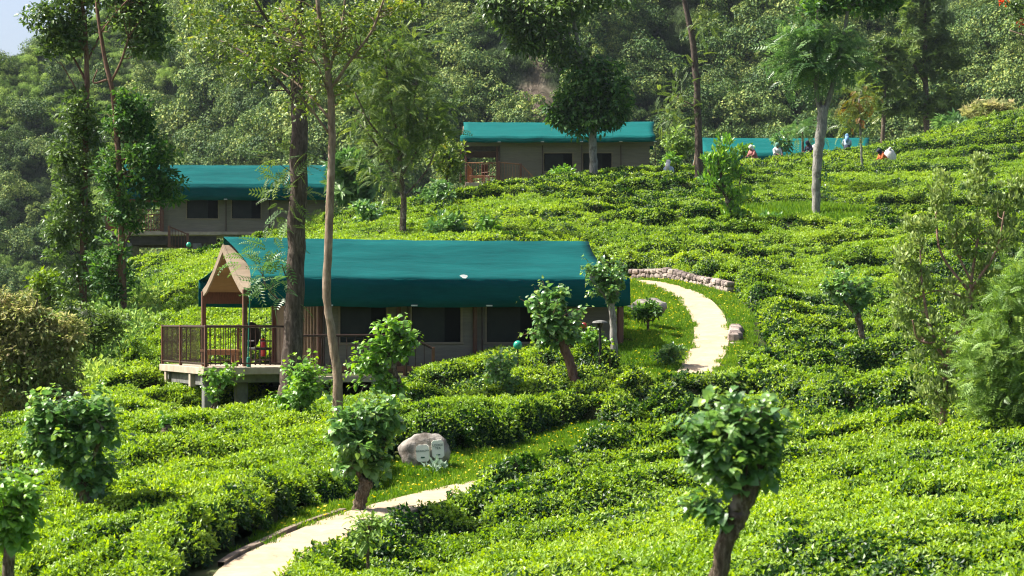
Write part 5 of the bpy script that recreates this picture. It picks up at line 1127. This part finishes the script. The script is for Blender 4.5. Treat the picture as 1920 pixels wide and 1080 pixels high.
# ------------------------------------------------------------------ tea workers
def person(label, px, py, bottom, Y, cloth, scarf, skirt, rz=0, lean=.35, sack=None, sacklab=None):
    def topy(y_):
        x_ = (px - 960) / F * y_; i_ = int((x_ - RX0) / DG); j_ = int((y_ - RY0) / DG); return 600 - (float(TOP[j_ - 1:j_ + 2, i_ - 2:i_ + 3].max()) + .06) / y_ * F
    best = 95; mn_ = 1e9
    for y_ in np.arange(90, 150, .4):
        mn_ = min(mn_, topy(y_))
        if mn_ >= bottom: best = y_
    Y = min(best, Y)
    top = P(px, py, Y); H_ = 1.52; r = empty("person", (top[0], top[1], top[2] - H_ * (1 - .08 * lean)), rz, label=label, cat="person")
    hd = np.array([0, -lean * .45, 1.40 - .1 * lean]); nk = np.array([0, -lean * .36, 1.24 - .08 * lean]); ch = np.array([0, -lean * .25, 1.08])
    v = [(0, 0, .84), (0, -.05 * lean, .95), ch, nk, hd, hd + [0, 0, .08]]; rr = [.12, .115, .13, .05, .075, .07]
    e = [(0, 1), (1, 2), (2, 3), (3, 4), (4, 5)]
    for sx in (-1, 1):
        i = len(v); v += [ch + [sx * .16, 0, .08], ch + [sx * .21, -.08, -.14], ch + [sx * .12, -.30, -.22], ch + [sx * .10, -.38, -.24]]; rr += [.055, .042, .032, .03]
        e += [(2, i), (i, i + 1), (i + 1, i + 2), (i + 2, i + 3)]
        for k in range(5):
            j = len(v); a = (k - 2) * .018; v.append(v[i + 3] + np.array([a * 1.3 - (sx * .03 if k == 0 else 0), -.06 - .008 * (2 - abs(k - 2)), -.02])); rr.append(.009); e.append((i + 3, j))
        i = len(v); v += [(sx * .09, 0, .78), (sx * .10, -.02, .45), (sx * .10, .0, .08), (sx * .10, -.12, .03)]; rr += [.085, .06, .04, .035]; e += [(0, i), (i, i + 1), (i + 1, i + 2), (i + 2, i + 3)]
    me = bpy.data.meshes.new("body"); me.from_pydata([list(map(float, a)) for a in v], e, []); me.materials.append(M['skin'])
    o = link("body", me, r); sk = o.modifiers.new("skin", 'SKIN'); sk.use_smooth_shade = True
    for i, d in enumerate(me.skin_vertices[0].data): d.radius = (rr[i], rr[i]); d.use_root = (i == 0)
    sb = o.modifiers.new("sub", 'SUBSURF'); sb.levels = 1; sb.render_levels = 1
    b = MB(); b.tube([(0, 0, .78), (0, -.03 * lean, .95), tuple(ch), tuple(ch + [0, -.03, .14]), tuple(nk)], [.17, .155, .185, .14, .065], 14, .06)
    for sx in (-1, 1): b.tube([ch + [sx * .12, 0, .1], ch + [sx * .19, -.02, .04], ch + [sx * .215, -.08, -.13], ch + [sx * .17, -.2, -.19]], [.07, .07, .06, .05], 9, .05)
    b.build("blouse", M[cloth], r, smooth=True)
    MB().tube([(0, 0, .9), (0, 0, .6), (0, .01, .12)], [.165, .2, .25], 14, .06).build("skirt", M[skirt], r, smooth=True)
    hs = MB().ball(hd + [0, .03, .04], (.115, .125, .13), 12, 8, .06); hs.tube([hd + [0, .1, .0], hd + [0, .17, -.18], ch + [0, .17, -.05]], [.1, .12, .07], 10, .1); hs.build("headscarf", M[scarf], r, smooth=True)
    fc = MB(); 
    for sx in (-1, 1): fc.ball(hd + [sx * .03, -.072, .02], .009, 6, 4)
    fc.ball(hd + [0, -.085, -.005], (.012, .016, .02), 6, 4); fc.ball(hd + [0, -.074, -.045], (.024, .008, .007), 6, 4); fc.build("face_features", M['cl_dark'], r)
    if sack:
        w_, h_ = sack; c = Vector(r.location) + Matrix.Rotation(rz, 3, 'Z') @ Vector((0, .26, .98 + h_ * .1))
        s = MB().ball((0, 0, 0), (w_, .22, h_), 14, 10, .14); s.tube([(0, -.05, h_ * .8), (0, -.15, h_ * 1.15)], [.1, .05], 8)
        s.build("tea_sack", M['cl_white'], None, c, smooth=True, label=sacklab, cat="sack")
PG = 'tea pluckers along the ridge'
person("worker in pale blue cloth beside the highest tent's right wall", 1253, 301, 322, 121, 'cl_pale', 'cl_white', 'cl_blue', 2.8, .1)
person("worker with white headscarf and rose dress bending over tea", 1415, 274, 293, 129.5, 'cl_rose', 'cl_white', 'cl_rose', -.9, .7)
person("worker with a grey-green head cloth and pale shirt", 1455, 269, 290, 131, 'cl_white', 'cl_green', 'cl_dark', .4, .4)
person("dark-haired worker bent under a white sack left of the white-barked trunk", 1521, 266, 284, 133, 'cl_dark', 'cl_dark', 'cl_dark', -.8, .8, (.3, .24), "white cloth sack humped on the bent dark-haired worker's back")
person("worker in blue clothes and pale headscarf standing highest on the ridge", 1588, 252, 278, 135, 'cl_pale', 'cl_blue', 'cl_dark', 3.0, .2)
person("worker in orange cloth mostly hidden behind a big white sack", 1660, 281, 303, 130, 'cl_orange', 'cl_dark', 'cl_dark', -1.2, .9, (.34, .44), "large bulging white sack on the orange-clad worker at right")
for o in bpy.data.objects:
    if o.name.split('.')[0] == 'person': o['group'] = PG
